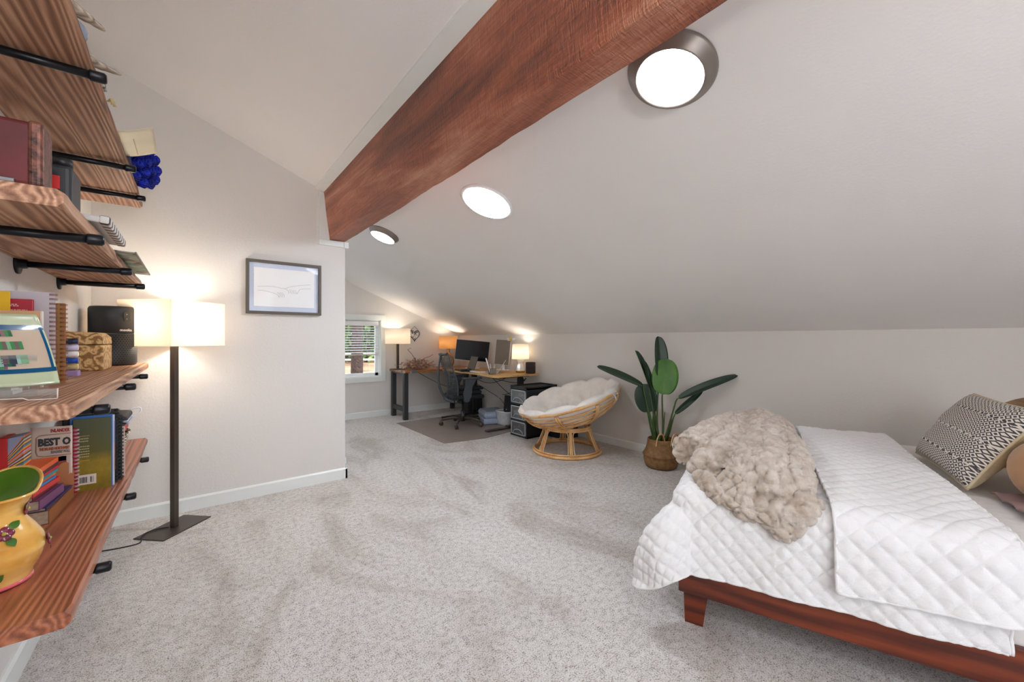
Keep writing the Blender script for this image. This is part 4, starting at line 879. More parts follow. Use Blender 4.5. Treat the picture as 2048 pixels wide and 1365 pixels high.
# base: local x = to the right as seen from the camera
mb = MB(); br, tr, th_ = .385, .27, .30
mb.tube([(br * math.cos(2 * PI * k / 48), br * math.sin(2 * PI * k / 48), .018) for k in range(48)], .017, 10, closed=True)
mb.tube([((br - .008) * math.cos(2 * PI * k / 48), (br - .008) * math.sin(2 * PI * k / 48), .045) for k in range(48)], .009, 8, closed=True); mb.build('base_ring', RATTAN, pp)
mb = MB()
for dz in (0, .022): mb.tube([(tr * math.cos(2 * PI * k / 48), tr * math.sin(2 * PI * k / 48), th_ - dz) for k in range(48)], .0135, 10, closed=True)
mb.build('top_ring', RATTAN, pp)
def bp_(a, s): r = br + (tr - br) * s ** .8; return Vector((r * math.cos(a), r * math.sin(a), .02 + (th_ - .03) * s))
for k in range(6):
    a = R(-90 + 60 * k); 
    mb = MB()
    for da in (-.028, .028): mb.tube([bp_(a + da, s / 6) for s in range(7)], .0095, 8)
    mb.build('leg', RATTAN, pp)
LIGHTR = plain('light_cane', (226, 190, 140), .45, var=.08)
for k in range(6):
    a0, a1 = R(-90 + 60 * k) + .08, R(-30 + 60 * k) - .08; mb = MB()
    def q(s, t): return bp_(a0 + (a1 - a0) * s, t) * 1.0
    loop = [q(.0 + .12, .06), (q(.5, .06)), q(.88, .06), q(.98, .15), q(.98, .5), q(.98, .82), q(.86, .94), q(.5, .94), q(.14, .94), q(.02, .82), q(.02, .5), q(.02, .15)]
    P = bez(loop + [loop[0]], 4)[:-1]; mb.tube(P, .006, 7, closed=True); mb.build('cane_loop', LIGHTR, pp)
# bowl tilted up towards the right
BR, BD = .585, .30
TM = T(.0, .0, .605) @ RY(-16.5) @ RX(3) @ T(0.02, 0, 0)
def bowl(r, a, off=0): s = r / BR; z = -BD * (1 - s ** 2.1) ** .62 if s < 1 else 0; return Vector(((r) * math.cos(a), (r) * math.sin(a), z + off))
mb = MB(TM); mb.tube([(BR * math.cos(2 * PI * k / 64), BR * math.sin(2 * PI * k / 64), 0) for k in range(64)], .019, 12, closed=True); bw = inv(mb.build('bowl_rim', RATTAN, pp))
mb = MB(TM)
for s in (.955, .89, .80, .68, .52): 
    mb.tube([bowl(BR * s, 2 * PI * k / 56) for k in range(56)], .0095, 8, closed=True)
mb.build('bowl_hoops', RATTAN, bw)
for k in range(8):
    a = R(22 + 45 * k); mb = MB(TM)
    for da in (-.02, .02): mb.tube([bowl(BR * s, a + da / max(s, .35), -.012) for s in (.35, .5, .65, .78, .88, .95, .995)], .011, 8)
    mb.build('bowl_spoke', RATTAN, bw)
# cushion
def cush(u, v):
    a = 2 * PI * u; top = v < .5; w = v * 2 if top else (1 - v) * 2        # 0 centre .. 1 edge
    lob = abs(math.cos(a * 6)) 
    if top:
        r = BR * 1.0 * w; th2 = .10 + .035 * math.sin(PI * min(1, w * 1.15)) 
        t = .03 + .02 * w + .115 * w ** 3
        z = bowl(min(r, BR * .97), a).z + t
        rim = max(0, (w - .8) / .2); z += -.045 * rim * rim
        tuft = 0
        for tr_, n_, ph in ((.0, 1, 0), (.42, 6, 0), (.74, 10, .3)):
            for k in range(n_):
                ta = 2 * PI * k / n_ + ph; dx = r * math.cos(a) - BR * tr_ * math.cos(ta); dy = r * math.sin(a) - BR * tr_ * math.sin(ta); tuft = max(tuft, math.exp(-(dx * dx + dy * dy) / .0022))
        z -= .07 * tuft
        crease = (abs(math.sin(a * 5 + .3 * 5)) ** .6); z -= .05 * (1 - crease) ** 1.5 * min(1, w * 1.3); z += .02 * abs(math.sin(w * 3 * PI)) * w
        rr2 = r * (1 - .03 * (1 - crease) * w)
        return TM @ Vector((rr2 * math.cos(a), rr2 * math.sin(a), z + .012 * nz(math.cos(a) * 4 * w, math.sin(a) * 4 * w, 2)))
    else:
        r = BR * .985 * w; crease = (abs(math.sin(a * 5 + .3 * 5)) ** .5)
        k = math.sin(PI / 2 * w); p = bowl(min(r, BR * .975), a); z = p.z + .012 + .07 * max(0, (w - .82) / .18) ** 1.0 * .8
        r += .035 * max(0, (w - .85) / .15) * crease
        return TM @ Vector((r * math.cos(a), r * math.sin(a), z))
mb = MB(); mb.grid(cush, 120, 61, wrapu=True); o = mb.build('cushion', CUSH, pp); m = o.modifiers.new('s', 'SMOOTH'); m.iterations = 1; m.factor = .4
mb = MB(TM)
A_ = R(-42); 
for da in (-.05, .05): mb.tube(bez([bowl(BR, A_) + Vector((.01, -.02, 0)), bowl(BR, A_ + da) * 1.03 + Vector((0, -.02, .02)), bowl(BR, A_ + da * 1.1) * 1.04 + Vector((0, -.02, -.01)), bowl(BR, A_) + Vector((.01, -.02, 0))], 5), .0035, 6)
for da in (-.02, .015): mb.tube([bowl(BR, A_) + Vector((.01, -.022, 0)), bowl(BR, A_ + da) * 1.02 + Vector((0, -.02, -.07))], .003, 6)
mb.build('cushion_tie', WHITEP, pp)

# ---------------------------------------------------------------- plant
pv = thing('potted_plant', 'bird of paradise plant with broad green leaves in a seagrass basket', 'plant', (3.735, 2.25, 0), R(-38.6))
prof2 = [(.125, 0), (.15, .01), (.168, .05), (.175, .095), (.172, .115), (.182, .125), (.185, .135), (.168, .16), (.15, .2), (.138, .25), (.134, .29), (.13, .297), (.126, .29), (.128, .24)]
uvf = lambda co: (math.atan2(co.y, co.x) / PI * .45, co.z * 1.0)
mb = MB(); mb.lathe([(r * .97, z * .98) for r, z in prof2], 64, closed_top=False); mb.build('basket_pot', WEAVE, pv, uvf=uvf)
MB().lathe([(.001, .235), (.126, .235)], 24, closed_top=False).build('soil', plain('soil', (40, 32, 26), 1, var=.3, vs=80, bs=1, bscale=80), pv)
mb = MB()
for sx in (-.075, .07): mb.tube(bez([(sx - .02, -.125, .24), (sx - .01, -.13, .31), (sx + .02, -.12, .36), (sx + .06, -.1, .34), (sx + .075, -.115, .25)], 6), .006, 7)
mb.build('rope_handle', RATTAN, pv)
STEM = plain('stem_green', (66, 92, 44), .45, var=.1); LEAF = (lambda n: (n.set(n.p, 'Base Color', n.ramp(n.noise(n.coord(), 6, 3), (.3, srgb(52, 98, 30)), (.7, srgb(84, 134, 42)))), n.set(n.p, 'Roughness', .38), n.m)[2])(NT('leaf_green'))
LEAFD = plain('leaf_dark', (34, 58, 40), .4, var=.12)
MID = plain('midrib', (112, 146, 66), .4, var=.05)
def pleaf(stem, tip, width, nrm, mat, cup=.15, base_w=.5):
    # stem: control points; leaf from last stem point to tip
    S_ = bez(stem, 8); nS = len(S_)
    lf = inv(MB().tube(S_, [.011 - .006 * i / nS for i in range(nS)], 7).build('stem', STEM, pv))
    b = Vector(stem[-1]); tp = Vector(tip); L = (tp - b).length; ax = (tp - b).normalized(); n = Vector(nrm); n = (n - ax * n.dot(ax)).normalized(); sd = ax.cross(n)
    def P(u, v):
        s = v; w = width * (math.sin(PI * min(1, s ** base_w)) ** .7 if s > 0 else 0); w = width * (s ** .38) * (1 - s) ** .42 * 1.75 if 0 < s < 1 else 0
        a = 2 * u - 1; 
        return b + ax * (L * s) + sd * (w / 2 * a) + n * (cup * abs(a) * w / 2 * 1.2 - .06 * L * (s ** 2))
    MB().grid(P, 13, 36).build('leaf_blade', mat, lf, solid=.002)
    MB().tube([P(.5, k / 14) - n * .0015 for k in range(15)], [.004 - .003 * k / 14 for k in range(15)], 6).build('midrib', MID, lf)
Z0 = .24
pleaf([(.01, -.02, Z0), (.01, -.02, .45), (.0, -.03, .70), (.005, -.03, .74)], (.07, -.0, 1.10), .27, (0, -1, .15), LEAF, .02)
pleaf([(-.02, .0, Z0), (-.04, .0, .5), (-.02, .02, .8), (.0, .02, .9)], (.0, .04, 1.33), .16, (.3, -1, 0), LEAFD, .35)
pleaf([(.0, .02, Z0), (-.05, .02, .5), (-.06, .02, .63)], (-.22, .04, 1.19), .12, (.8, -.8, 0), LEAFD, .5)
pleaf([(-.04, .0, Z0), (-.08, .0, .45), (-.08, -.02, .55)], (-.16, -.02, 1.09), .12, (.9, -.6, 0), LEAFD, .55)
pleaf([(-.05, .0, Z0), (-.12, .0, .55), (-.17, .0, .75), (-.18, .0, .82)], (-.63, .04, 1.04), .14, (.2, -.6, 1), LEAFD, .15)
pleaf([(-.06, .01, Z0), (-.1, .02, .4), (-.14, .02, .62), (-.17, .03, .84)], (-.13, .0, .55), .22, (-.2, -1, .2), LEAFD, .2)
pleaf([(.03, .0, Z0), (.09, .0, .45), (.15, .0, .66), (.165, -.03, .70)], (.60, -.30, .975), .105, (-.1, -.8, 1), LEAFD, .3)
pleaf([(.04, .01, Z0), (.09, .01, .4), (.14, -.01, .54)], (.36, -.13, .79), .06, (-.2, -1, .4), LEAFD, .4)
for x, y, a, b in ((-.03, .03, -.05, .62), (.02, .03, .03, .55), (-.01, -.03, -.03, .4), (.05, .02, .09, .5)):
    MB().tube([(x, y, Z0), (x + a * .5, y, b * .7), (x + a, y, b)], [.014, .01, .003], 7).build('stem', STEM, pv)

# ---------------------------------------------------------------- desk area
DZ = .79
dk = thing('wooden_desk', 'live edge walnut desk with black steel legs along the far wall', 'desk', (3.25, 6.34, 0))
mb = MB(); pol = [(-.62, -.30), (.78, -.26 - .02)]; N = 24
front = [(-.60 + 1.38 * k / N, -.31 + .012 * nz(k * .5, 3) + .03 * math.sin(k / N * 3)) for k in range(N + 1)]
mb.prism(front + [(.78, .335), (-.60, .335)], DZ - .035, DZ); mb.build('top', DESKW, dk)
MB().prism([(-.615, -.18), (-.5, -.325), (-.4, -.322), (-.41, -.305), (-.52, -.30), (-.6, -.17)], DZ - .036, DZ + .0005).build('metal_corner', plain('blue_grey_metal', (128, 138, 152), .35, .5), dk)
for x in (-.56, .58):
    for y in (-.23, .25): MB().box((x - .035, y - .035, 0), (x + .035, y + .035, DZ - .035), b=.002).build('leg', DARKG, dk)
    MB().box((x - .025, -.2, .13), (x + .025, .22, .2)).build('crossbar', DARKG, dk); MB().box((x - .03, -.25, DZ - .06), (x + .03, .27, DZ - .036)).build('top_bracket', DARKG, dk)
sdk = thing('standing_desk', 'standing desk with honey bamboo top and black lift columns', 'desk', (3.66, 5.2, 0), R(0))
mb = MB(); mb.prism([(-.36, .80), (-.37, -.35), (-.44, -.74), (-.40, -.80), (.30, -.84), (.36, -.80), (.36, .80)], DZ - .022, DZ + .003); mb.build('top', BAMB, sdk)
for y in (-.62, .62):
    MB().box((.12, y - .035, .05), (.19, y + .035, DZ - .07)).box((.125, y - .03, DZ - .08), (.185, y + .03, DZ - .03)).build('lift_column', BLKP, sdk)
    MB().prism([(-.46, y - .035), (.3, y - .04), (.3, y + .04), (-.46, y + .035)], 0.0065, .03).box((-.1, y - .04, .02), (.28, y + .04, .05), b=.006).build('foot', BLKP if y > 0 else BRP, sdk)
    MB().add([], []) if 0 else MB().box((-.25, y - .05, DZ - .05), (.3, y + .05, DZ - .023), b=.006).build('top_bracket', BLKP, sdk)
MB().box((.13, -.6, DZ - .06), (.18, .6, DZ - .03)).build('crossbeam', BLKP, sdk)
WIRE = plain('wire_black', (26, 26, 28), .5, var=0)
for pts, lab in (([(3.45, 5.3, .74), (3.5, 5.2, .66), (3.55, 5.0, .63), (3.62, 4.8, .68), (3.66, 4.72, .73)], 'black cable drooping under the middle of the standing desk'),
                 ([(3.5, 4.95, .76), (3.55, 4.85, .68), (3.6, 4.7, .56), (3.65, 4.55, .48), (3.72, 4.45, .55), (3.75, 4.42, .72)], 'black cable loop hanging low beside the drawer tower'),
                 ([(3.5, 5.0, .74), (3.6, 4.8, .69), (3.7, 4.6, .66), (3.78, 4.5, .67), (3.82, 4.45, .72)], 'black cable running towards the lift column'),
                 ([(2.95, 6.28, .76), (3.2, 6.3, .62), (3.5, 6.35, .48), (3.8, 6.4, .40), (4.03, 6.3, .36)], 'thin black lamp cord slung beneath the walnut desk'),
                 ([(3.72, 5.75, .6), (3.85, 5.5, .45), (3.97, 5.25, .3), (4.03, 5.1, .05)], 'thin cord slanting down to the floor behind the dotted cushion'),
                 ([(3.9, 4.55, .72), (3.95, 4.8, .55), (4.0, 5.1, .42), (4.03, 5.3, .38)], 'thin cord rising along the wall to the standing desk')):
    MB().tube(bez(pts, 8), .0045, 6).build('cable', WIRE, label=lab, cat='cable')
for x in (3.88, 3.985): pass
# mat
mb = MB(); mb.prism([(2.47, 5.95), (2.455, 4.42), (3.0, 4.32), (3.62, 4.44), (3.99, 4.5), (3.99, 5.95)], .001, .006); mb.build('chair_mat', plain('clear_mat', (146, 134, 126), .35, var=.03), label='flat translucent grey chair mat under the office chair', cat='mat')

# lamps on desks
def tlamp(name, lab, loc, shade, r0, r1, z0, z1, w, sq=False):
    t = thing(name, lab, 'lamp', loc)
    MB().lathe([(r0, z0), (r1, z1)], 40, closed_top=False).build('lamp_shade', shade, t, solid=.003)
    bulb(t, (z0 + z1) / 2 + .02, w); return t
t = tlamp('table_lamp', 'slim dark pole lamp with a wide white drum shade by the window', (2.72, 6.49, DZ + .001), SHW, .205, .205, .43, .685, BULB * .36)
MB().box((-.1, -.08, 0), (.1, .08, .01), b=.003).build('base', BRP, t); MB().box((-.02, -.012, .01), (.02, .012, .5)).build('pole', BRP, t)
t = tlamp('table_lamp', 'lamp with tan linen shade on a mottled bottle shaped base', (3.66, 6.44, DZ + .001), SHT, .165, .165, .335, .565, BULB * .3)
MB().lathe([(.06, 0), (.075, .01), (.1, .06), (.108, .11), (.095, .17), (.06, .23), (.03, .27), (.022, .31), (.028, .33), (.02, .335)], 32).build('base', plain('mercury_glass', (176, 158, 134), .22, .4, var=.2, vs=30, coat=.5), t)
t = tlamp('table_lamp', 'small white faceted lamp with brass foot and white shade', (3.90, 4.68, DZ + .004), SHW, .132, .120, .205, .43, BULB * .22)
MB().lathe([(.075, .025), (.088, .03), (.055, .12), (.045, .14), (.055, .16), (.065, .2)], 8, smooth=False).build('base', plain('white_ceramic', (240, 238, 234), .2, var=.01, coat=.4), t)
MB().lathe([(.07, 0), (.07, .026)], 24).build('brass_foot', plain('brass', (206, 160, 60), .25, .9, var=.02), t); MB().lathe([(.01, .2), (.01, .26)], 10).build('neck', plain('brass', (206, 160, 60)), t)
t = thing('smart_speaker', 'dark brown fabric cylinder speaker at the desk end', 'speaker', (3.91, 4.46, DZ + .004))
MB().lathe([(.066, 0), (.072, .008), (.072, .158), (.066, .165), (.001, .165)], 32).build('body', plain('speaker_cloth', (58, 48, 46), .9, var=.05, bs=.5, bscale=260), t)
# monitor
F_ = Vector((math.sin(R(38.6)), math.cos(R(38.6)), 0))
t = thing('computer_monitor', 'large black computer monitor on white stand in the desk corner', 'monitor', (3.80, 5.86, DZ + .001), R(-45))
MM = T(0, 0, .30) @ RY(5) @ RX(-6)
MB(MM).box((-.295, -.012, -.175), (.295, .016, .185), b=.004).build('housing', plain('monitor_grey', (206, 204, 200), .4, var=.01), t)
MB(MM).box((-.29, -.0145, -.165), (.29, -.0122, .18)).build('screen', plain('screen_black', (16, 19, 26), .12, var=.02), t)
MB().box((-.03, .02, .0), (.03, .035, .3)).box((-.12, -.06, 0), (.12, .1, .01), b=.003).build('stand', WHITEP, t)
def laptop(lab, loc, rz, ang, bodym, scrm, w=.32, d=.22):
    t = thing('laptop', lab, 'laptop', loc, R(rz))      # local +x = away from the user
    MB().box((-d, -w / 2, 0), (0, w / 2, .012), b=.003).build('keyboard_deck', bodym, t)
    M = T(0, 0, .012) @ RY(ang); l = inv(MB(M).box((-.004, -w / 2, 0), (.004, w / 2, d), b=.002).build('lid', bodym, t))
    MB(M).box((-.0052, -w / 2 + .008, .01), (-.0042, w / 2 - .008, d - .008)).build('screen', scrm, l); return t
GRS = plain('matte_screen', (110, 106, 100), .5, var=.03)
laptop('open dark grey laptop in front of the large black monitor', (3.60, 5.60, DZ + .004), -12, 20, DARKG, GRS)
laptop('thin silver laptop seen edge on beside the white pens', (3.62, 4.86, DZ + .004), -40, 32, plain('silver_alu', (208, 206, 202), .3, .6, var=.01), GRS, .28, .2)
t = thing('side_monitor', 'upright grey screened monitor with white edge behind the silver laptop', 'monitor', (3.97, 5.22, DZ + .001), R(-62))
MM = T(0, 0, .29) @ RY(3) @ RX(-6)
MB(MM).box((-.13, -.004, -.2), (.13, .03, .21), b=.004).build('housing', WHITEP, t); MB(MM).box((-.125, -.0065, -.195), (.125, -.0042, .205)).build('screen', plain('dim_screen', (116, 104, 90), .35, var=.03), t)
MB().box((-.02, .03, 0), (.02, .045, .2)).box((-.1, -.05, 0), (.1, .08, .01), b=.003).build('stand', WHITEP, t)
MB(T(.11, .0, 0)).ball((0, 0, .03), .022, 0, 12, (1, 1, 1.3)).build('toy_figure', plain('toy_yellow', (214, 190, 20), .4), label='small yellow and dark ornament perched on the side monitor', cat='ornament').location = (3.93, 5.1, DZ + .485)
MB().box((-.02, -.04, 0), (.012, .04, .05), b=.004).box((-.02, -.15, .01), (.012, -.1, .045), b=.004).build('sticky_notes', WHITEP, label='white wall boxes above the side monitor', cat='socket').location = (4.04, 5.14, 1.27)
cup = thing('pen_cup', 'clear square pen holder at the front corner of the standing desk', 'pen cup', (3.36, 4.66, DZ + .003))
mb = MB()
for s in (-1, 1): mb.box((-.045, s * .03 - .0015, 0), (.045, s * .03 + .0015, .09)); mb.box((s * .045 - .0015, -.03, 0), (s * .045 + .0015, .03, .09))
mb.box((-.045, -.03, 0), (.045, .03, .004)); mb.build('clear_walls', m_glass('cup_acrylic', (236, 238, 238), .25), cup)
for i, (x, y, a, b, L, lab) in enumerate(((-.03, 0, -16, 4, .24, 'tall white feather pen leaning left in the pen holder'), (-.012, .01, -6, -5, .15, 'white pen upright in the pen holder'), (.01, -.01, 5, 3, .13, 'cream pen in the middle of the pen holder'), (.03, .01, 10, -3, .14, 'gold toned pen at the right of the pen holder'))):
    M = T(x, y, .006) @ RZ(-38) @ RY(a) @ RX(b); t = thing('pen', lab, 'pen', (3.36, 4.66, DZ + .003))
    MB(M).tube([(0, 0, 0), (0, 0, .02), (0, 0, L * .95), (0, 0, L)], [.002, .006, .0055, .003] if i else [.004, .007, .009, .005], 10).build('barrel', WHITEP if i < 2 else C_('cream_pen', (216, 200, 170)), t)
MB().box((-.07, -.13, 0), (.07, .13, .018), b=.003).build('white_notebook', WHITEP, label='closed white notebook lying near the pen holder', cat='notebook').location = (3.42, 5.11, DZ + .0036)
MB().box((-.06, -.1, 0), (.06, .1, .012), b=.002).build('tan_notebook', KR, label='tan notebook lying on the white notebook', cat='notebook').location = (3.43, 5.12, DZ + .022)
t = thing('headphones', 'black headphones lying in front of the dark laptop', 'headphones', (3.36, 5.35, DZ + .004)); MB().tube([(.07 * math.cos(k * PI / 10), .07 * math.sin(k * PI / 10), .02) for k in range(11)], .008, 8).build('headband', BLKP, t)
for x in (-.07, .07): MB(T(x, 0, 0)).lathe([(.03, 0), (.036, .01), (.036, .025), (.025, .035), (.001, .036)], 16).build('ear_cup', BLKP, t)
t = thing('desk_mat', 'black flat desk pad under the dark laptop', 'mat', (3.46, 5.5, DZ + .0033)); MB().box((-.16, -.35, 0), (.2, .3, .0006)).build('pad', BLKP, t)
# hanging heart
hr = thing('heart_ornament', 'wire heart ornament hanging on the far wall above the dried flowers', 'ornament', (3.115, FY - .012, 1.37))
H = [(.095 * 1.0 * (16 * math.sin(t) ** 3) / 16, 0, .1 * (13 * math.cos(t) - 5 * math.cos(2 * t) - 2 * math.cos(3 * t) - math.cos(4 * t)) / 15) for t in [2 * PI * k / 40 for k in range(40)]]
MB().tube(H, .006, 7, closed=True).build('heart_frame', DARKG, hr); MB().prism([(p[0] * .9, p[2] * .9) for p in H], -.004, .0, M=Matrix(((1, 0, 0, 0), (0, 0, 1, 0), (0, 1, 0, 0), (0, 0, 0, 1)))).build('heart_panel', (lambda n: (n.set(n.p, 'Base Color', n.ramp(n.noise(n.coord(), 24, 3, .6, 2), (.46, srgb(84, 88, 98)), (.54, srgb(236, 232, 226)))), n.m)[1])(NT('marbled_panel')), hr)
MB().tube([(-.08, 0, .07), (0, 0, .16), (.08, 0, .07)], .003, 6).build('hanger', DARKG, hr)
# dried flower heap
df = thing('dried_flowers', 'heap of dried tan and mauve flowers and twigs on the walnut desk', 'dried flowers', (3.0, 6.34, DZ + .001))
rnd = random.Random(5); DM = [C_('dried_a', (176, 138, 104)), C_('dried_b', (146, 106, 92)), C_('dried_c', (204, 182, 150)), C_('dried_d', (150, 116, 116))]
mb = MB()
for i in range(420):
    a = rnd.uniform(0, 2 * PI); el = rnd.uniform(.05, 1.4); L = rnd.uniform(.06, .24) * (.6 + .4 * math.cos(el)) 
    o_ = Vector((rnd.uniform(-.12, .12), rnd.uniform(-.07, .07), .012)); d = Vector((math.cos(a) * math.cos(el) * 1.2, math.sin(a) * math.cos(el) * .7, math.sin(el) * .9)); k = rnd.randrange(4)
    mb.tube([o_, o_ + d * L * .5 + Vector((0, 0, .01)), o_ + d * L], [.002, .002, .001], 4, mi=k)
    M = T(*(o_ + d * L)) @ Euler((rnd.uniform(0, 6), rnd.uniform(0, 6), 0)).to_matrix().to_4x4(); s = rnd.uniform(.012, .034)
    mb.add([(-s, 0, 0), (0, -s * .4, .003), (s, 0, 0), (0, s * .4, -.003)], [(0, 1, 2, 3)], k, False, M)
for i in range(70):
    p = Vector((rnd.uniform(-.2, .2), rnd.uniform(-.09, .09), 0)); p.z = .02 + max(0, .15 - abs(p.x) * .6) * rnd.random() * 1.2
    mb.ball(p, rnd.uniform(.012, .024), rnd.randrange(4), 7, (1, 1, .7))
mb.build('blooms', DM, df, kind='stuff')
for pts in ([(0, 0, .05), (-.06, .0, .2), (-.13, .02, .3), (-.16, .02, .33), (-.1, .02, .36)], [(.02, 0, .05), (.12, 0, .17), (.22, .0, .2), (.3, .0, .24)], [(.05, 0, .03), (.16, 0, .06), (.27, -.02, .05), (.33, -.02, .07)]):
    MB().tube(bez(pts, 6), .005, 6).build('twig', DM[1], df)

# ---------------------------------------------------------------- office chair
oc = thing('office_chair', 'grey office chair with ribbed backrest and five star wheeled base', 'chair', (3.20, 5.20, .006), R(-13))
mb = MB()
for k in range(5):
    a = R(20 + 72 * k); d = Vector((math.cos(a), math.sin(a), 0))
    l = inv(MB().tube([d * .03 + Vector((0, 0, .10)), d * .15 + Vector((0, 0, .115)), d * .31 + Vector((0, 0, .085))], [.03, .024, .016], 10).build('star_leg', BRP, oc))
    c = d * .32; mb = MB(T(c.x, c.y, 0) @ RZ(20 + 72 * k + 40))
    for s in (-1, 1): mb.lathe([(.001, -.009), (.026, -.009), (.03, -.004), (.03, .004), (.026, .009), (.001, .009)], 18, M=T(0, s * .014, .03) @ RX(90))
    mb.tube([(0, 0, .03), (0, 0, .08)], .007, 8); mb.build('caster', BRP, l)
MB().tube([(0, 0, .06), (0, 0, .22), (0, 0, .221), (0, 0, .38)], [.035, .03, .016, .016], 16).build('gas_column', DARKG, oc)
MB().box((-.14, -.09, .37), (.12, .09, .42), b=.02).build('mechanism', BLKP, oc)
FAB = plain('seat_fabric', (30, 32, 38), .9, var=.05, bs=.4, bscale=200)
mb = MB(); mb.box((-.22, -.25, .42), (.26, .25, .475), b=.025); mb.build('seat', FAB, oc)
CG = plain('chair_graphite', (62, 68, 74), .42, .1, var=.03)
def bk(u, v):     # u across -1..1, v up 0..1 : flexible back
    z = .38 + .70 * v; x = -.21 - .10 * v + .055 * math.sin(PI * min(1, v * 1.25)) * 1.0 - .045 * (1 - u * u) * (1 - .3 * v) + .0; w = .23 * (1 - .10 * v) * (1 if v < .93 else 1 - (v - .93) * 2.2)
    return Vector((x + .05 * u * u * (1 - v * .5), u * w, z))
mb = MB()
for s in (-1, 1): mb.tube([bk(s, v / 20) for v in range(21)], .011, 8)
mb.tube([bk(k / 6 - 1, 1) for k in range(13)], .012, 8); mb.tube([bk(k / 6 - 1, 0) for k in range(13)], .012, 8); mb.build('back_frame', CG, oc)
mb = MB()
for i in range(34): mb.tube([bk(k / 7 - 1, .015 + i * .0285) for k in range(15)], .0062, 5)
for k in range(9): mb.tube([bk(-.8 + k * .2, v / 20) for v in range(21)], .0022, 4)
mb.build('ribbed_backrest', CG, oc)
mb = MB(); mb.tube(bez([(-.12, 0, .40), (-.26, 0, .42), (-.36, 0, .6), (-.37, 0, .85), (-.34, 0, 1.06)], 8), [.03] * 9 + [.026] * 8 + [.022] * 8 + [.018] * 8, 10, flat=.7)
for s in (-1, 1): mb.tube(bez([(-.34, 0, 1.04), (-.335, s * .1, 1.07), (-.31, s * .19, 1.07)], 6), .014, 8); mb.tube(bez([(-.27, 0, .42), (-.25, s * .12, .40), (-.2, s * .22, .385)], 6), .018, 8)
mb.build('back_spine', CG, oc)
for s in (-1, 1):
    a = inv(MB(T(0, s * .29, 0)).prism([(-.08, .40), (-.03, .38), (.03, .46), (.045, .6), (.10, .70), (.10, .715), (-.06, .715), (-.055, .6), (-.09, .5)], -.02, .02, M=Matrix(((1, 0, 0, 0), (0, 0, 1, 0), (0, 1, 0, 0), (0, 0, 0, 1)))).box((-.06, -s * .06 - .03, .385), (.02, -s * .06 + .03, .42)).build('armrest', CG, oc))
    MB(T(0, s * .29, 0)).box((-.11, -.045, .715), (.19, .045, .738), b=.01).build('arm_pad', CG, a)
# cushion on the seat
MB().box((-.18, -.2, 0), (.24, .2, .06), b=.028).box((-.1, -.18, .062), (.27, .19, .105), b=.02).build('seat_cushion', plain('navy_cloth', (24, 27, 34), .9, var=.05), label='folded black cushion lying on the office chair seat', cat='cushion').matrix_world = T(3.20, 5.20, .006 + .477) @ RZ(-13)

# ---------------------------------------------------------------- floor clutter
dt = thing('drawer_tower', 'black three drawer plastic tower with clear drawer fronts', 'drawers', (3.40, 3.95, 0))
mb = MB(); X1, Y1, HT = .55, .34, .655
mb.box((0, 0, 0), (X1, .018, HT)); mb.box((0, Y1 - .018, 0), (X1, Y1, HT)); mb.box((X1 - .015, 0, 0), (X1, Y1, HT))
for z in (0, .205, .42, HT - .025): mb.box((0, .0, z), (X1, Y1, z + .025), b=.003)
mb.box((0, 0, HT), (.018, Y1, HT + .018)); mb.box((0, 0, HT), (X1, .018, HT + .018)); mb.box((0, Y1 - .018, HT), (X1, Y1, HT + .018)); mb.box((X1 - .018, 0, HT), (X1, Y1, HT + .018)); mb.build('frame', BLKP, dt)
CLR = m_glass('drawer_clear', (214, 218, 222), .22, .15)
FIL = [plain('papers_mix', (176, 172, 172), .8, var=.5, vs=20), plain('white_bags', (222, 222, 224), .6, var=.15, vs=14), plain('cords_mix', (120, 110, 122), .7, var=.6, vs=26)]
for i, z in enumerate((.45, .235, .03)):
    w = inv(MB().box((-.006, .022, z), (-.002, Y1 - .022, z + (.175 if i < 2 else .17))).build('drawer', CLR, dt))
    mb = MB(); zz = z + .172
    mb.box((-.01, .02, zz - .012), (0, Y1 - .02, zz)); mb.box((-.01, .02, z), (0, Y1 - .02, z + .01)); mb.box((-.01, .02, z), (0, .032, zz)); mb.box((-.01, Y1 - .032, z), (0, Y1 - .02, zz)); mb.build('drawer_frame', plain('frosted_edge', (168, 176, 182), .3, var=0), w)
    mb = MB(); mb.tube([(-.012, Y1 / 2 + .1 * math.cos(PI * k / 10), z + .02 + .05 * math.sin(PI * k / 10)) for k in range(11)], .005, 6); mb.build('handle', plain('frosted_edge', (168, 176, 182)), w)
    mb = MB(); mb.grid(lambda u, v, i=i: Vector((.03 + .4 * v, .03 + (Y1 - .06) * u, z + .06 + .06 * math.exp(-((u - .5) * 3) ** 2) + .05 * abs(nz(u * 5 + i * 3, v * 5)))), 16, 12); mb.add([(.03, .03, z + .002), (.03, Y1 - .03, z + .002), (.028, Y1 - .03, z + .09), (.028, Y1 * .5, z + .14), (.028, .03, z + .08)], [(0, 1, 2, 3, 4)]); mb.build('contents', FIL[i], w)
t = thing('clutter_box', 'low black box with white tray behind the rattan chair base', 'box', (3.74, 3.62, 0))
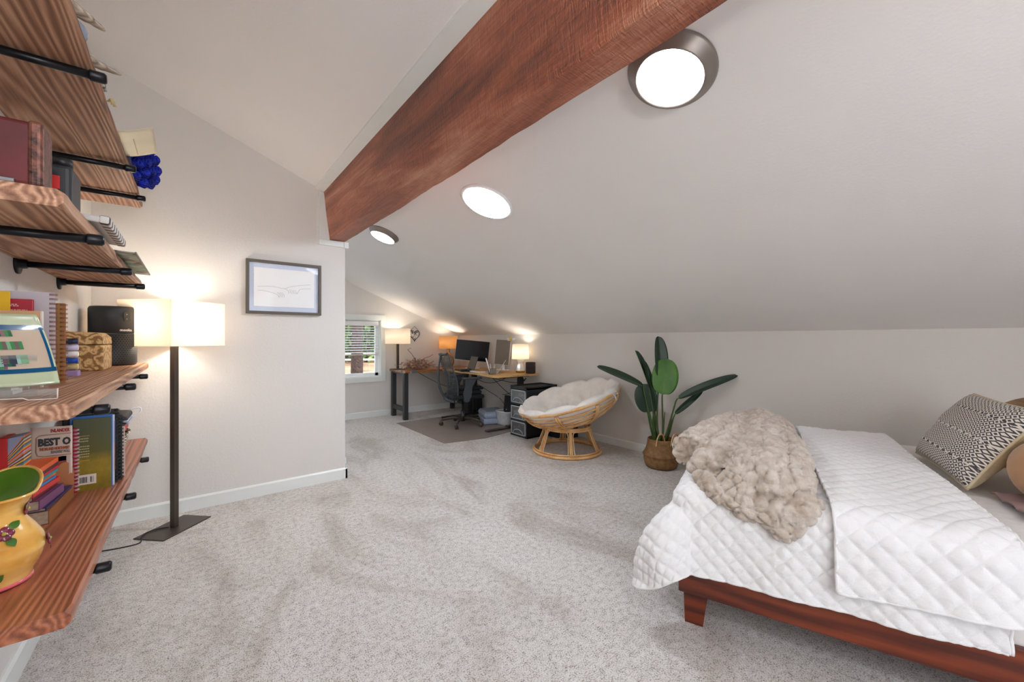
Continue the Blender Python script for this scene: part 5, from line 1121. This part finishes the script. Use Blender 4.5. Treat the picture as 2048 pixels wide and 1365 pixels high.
MB().box((0, 0, 0), (.27, .3, .17), b=.004).build('box_body', BLKP, t); MB().box((-.05, .1, .172), (.2, .3, .2), b=.003).build('white_tray', WHITEP, t)
t = thing('storage_box', 'black fabric storage box on the floor behind the office chair', 'box', (3.87, 5.96, 0)); MB().box((-.15, -.085, 0), (.15, .085, .30), b=.006).build('body', plain('black_fabric', (42, 42, 44), .9, var=.05), t)
MB().box((-.152, -.087, .27), (.152, .087, .305), b=.004).build('lid', plain('black_fabric2', (34, 34, 36), .9, var=.05), t)
DOT = (lambda n: (n.set(n.p, 'Base Color', n.mix(n.math('LESS_THAN', n.n('ShaderNodeTexVoronoi', None, Vector=n.coord(), Scale=38, Randomness=0).outputs[0], .3), srgb(168, 182, 206), srgb(226, 230, 238))), n.m)[1])(NT('dotted_cotton'))
t = thing('floor_cushion', 'pale blue dotted cushion folded on the floor under the desk', 'cushion', (3.70, 5.12, .006), R(-20))
mb = MB(); mb.box((-.2, -.23, 0), (.17, .23, .09), b=.03); mb.box((-.19, -.23, .085), (.17, .22, .19), b=.05); o = mb.build('cushion_body', DOT, t)
t = thing('storage_bin', 'translucent white plastic bin beside the drawer tower', 'bin', (3.77, 4.79, .006))
mb = MB(); mb.grid(lambda u, v: (*rr(2 * PI * u, .15 + .02 * v, .13 + .02 * v), .21 * v), 40, 6, wrapu=True); mb.add([(*rr(2 * PI * k / 40, .15, .13), .001) for k in range(40)], [tuple(range(40))]); mb.build('wall', plain('frosted_white', (206, 208, 212), .4, var=.08, vs=14), t, solid=.004)
mb = MB(); mb.tube([(*rr(2 * PI * k / 40, .173, .153), .21) for k in range(40)], .009, 8, closed=True); mb.build('rim', WHITEP, t)
t = thing('tablet_case', 'black flat case standing upright in the white bin', 'case', (3.74, 4.79, .02)); MB(RY(6)).box((-.01, -.12, 0), (.012, .12, .42), b=.008).build('body', plain('black_case', (22, 24, 34), .4, var=.02), t)
MB(RY(6)).box((-.0115, .04, .2), (-.0102, .055, .215)).build('emblem', WHITEP, t)
# outlet strip at the wall and curb handled above
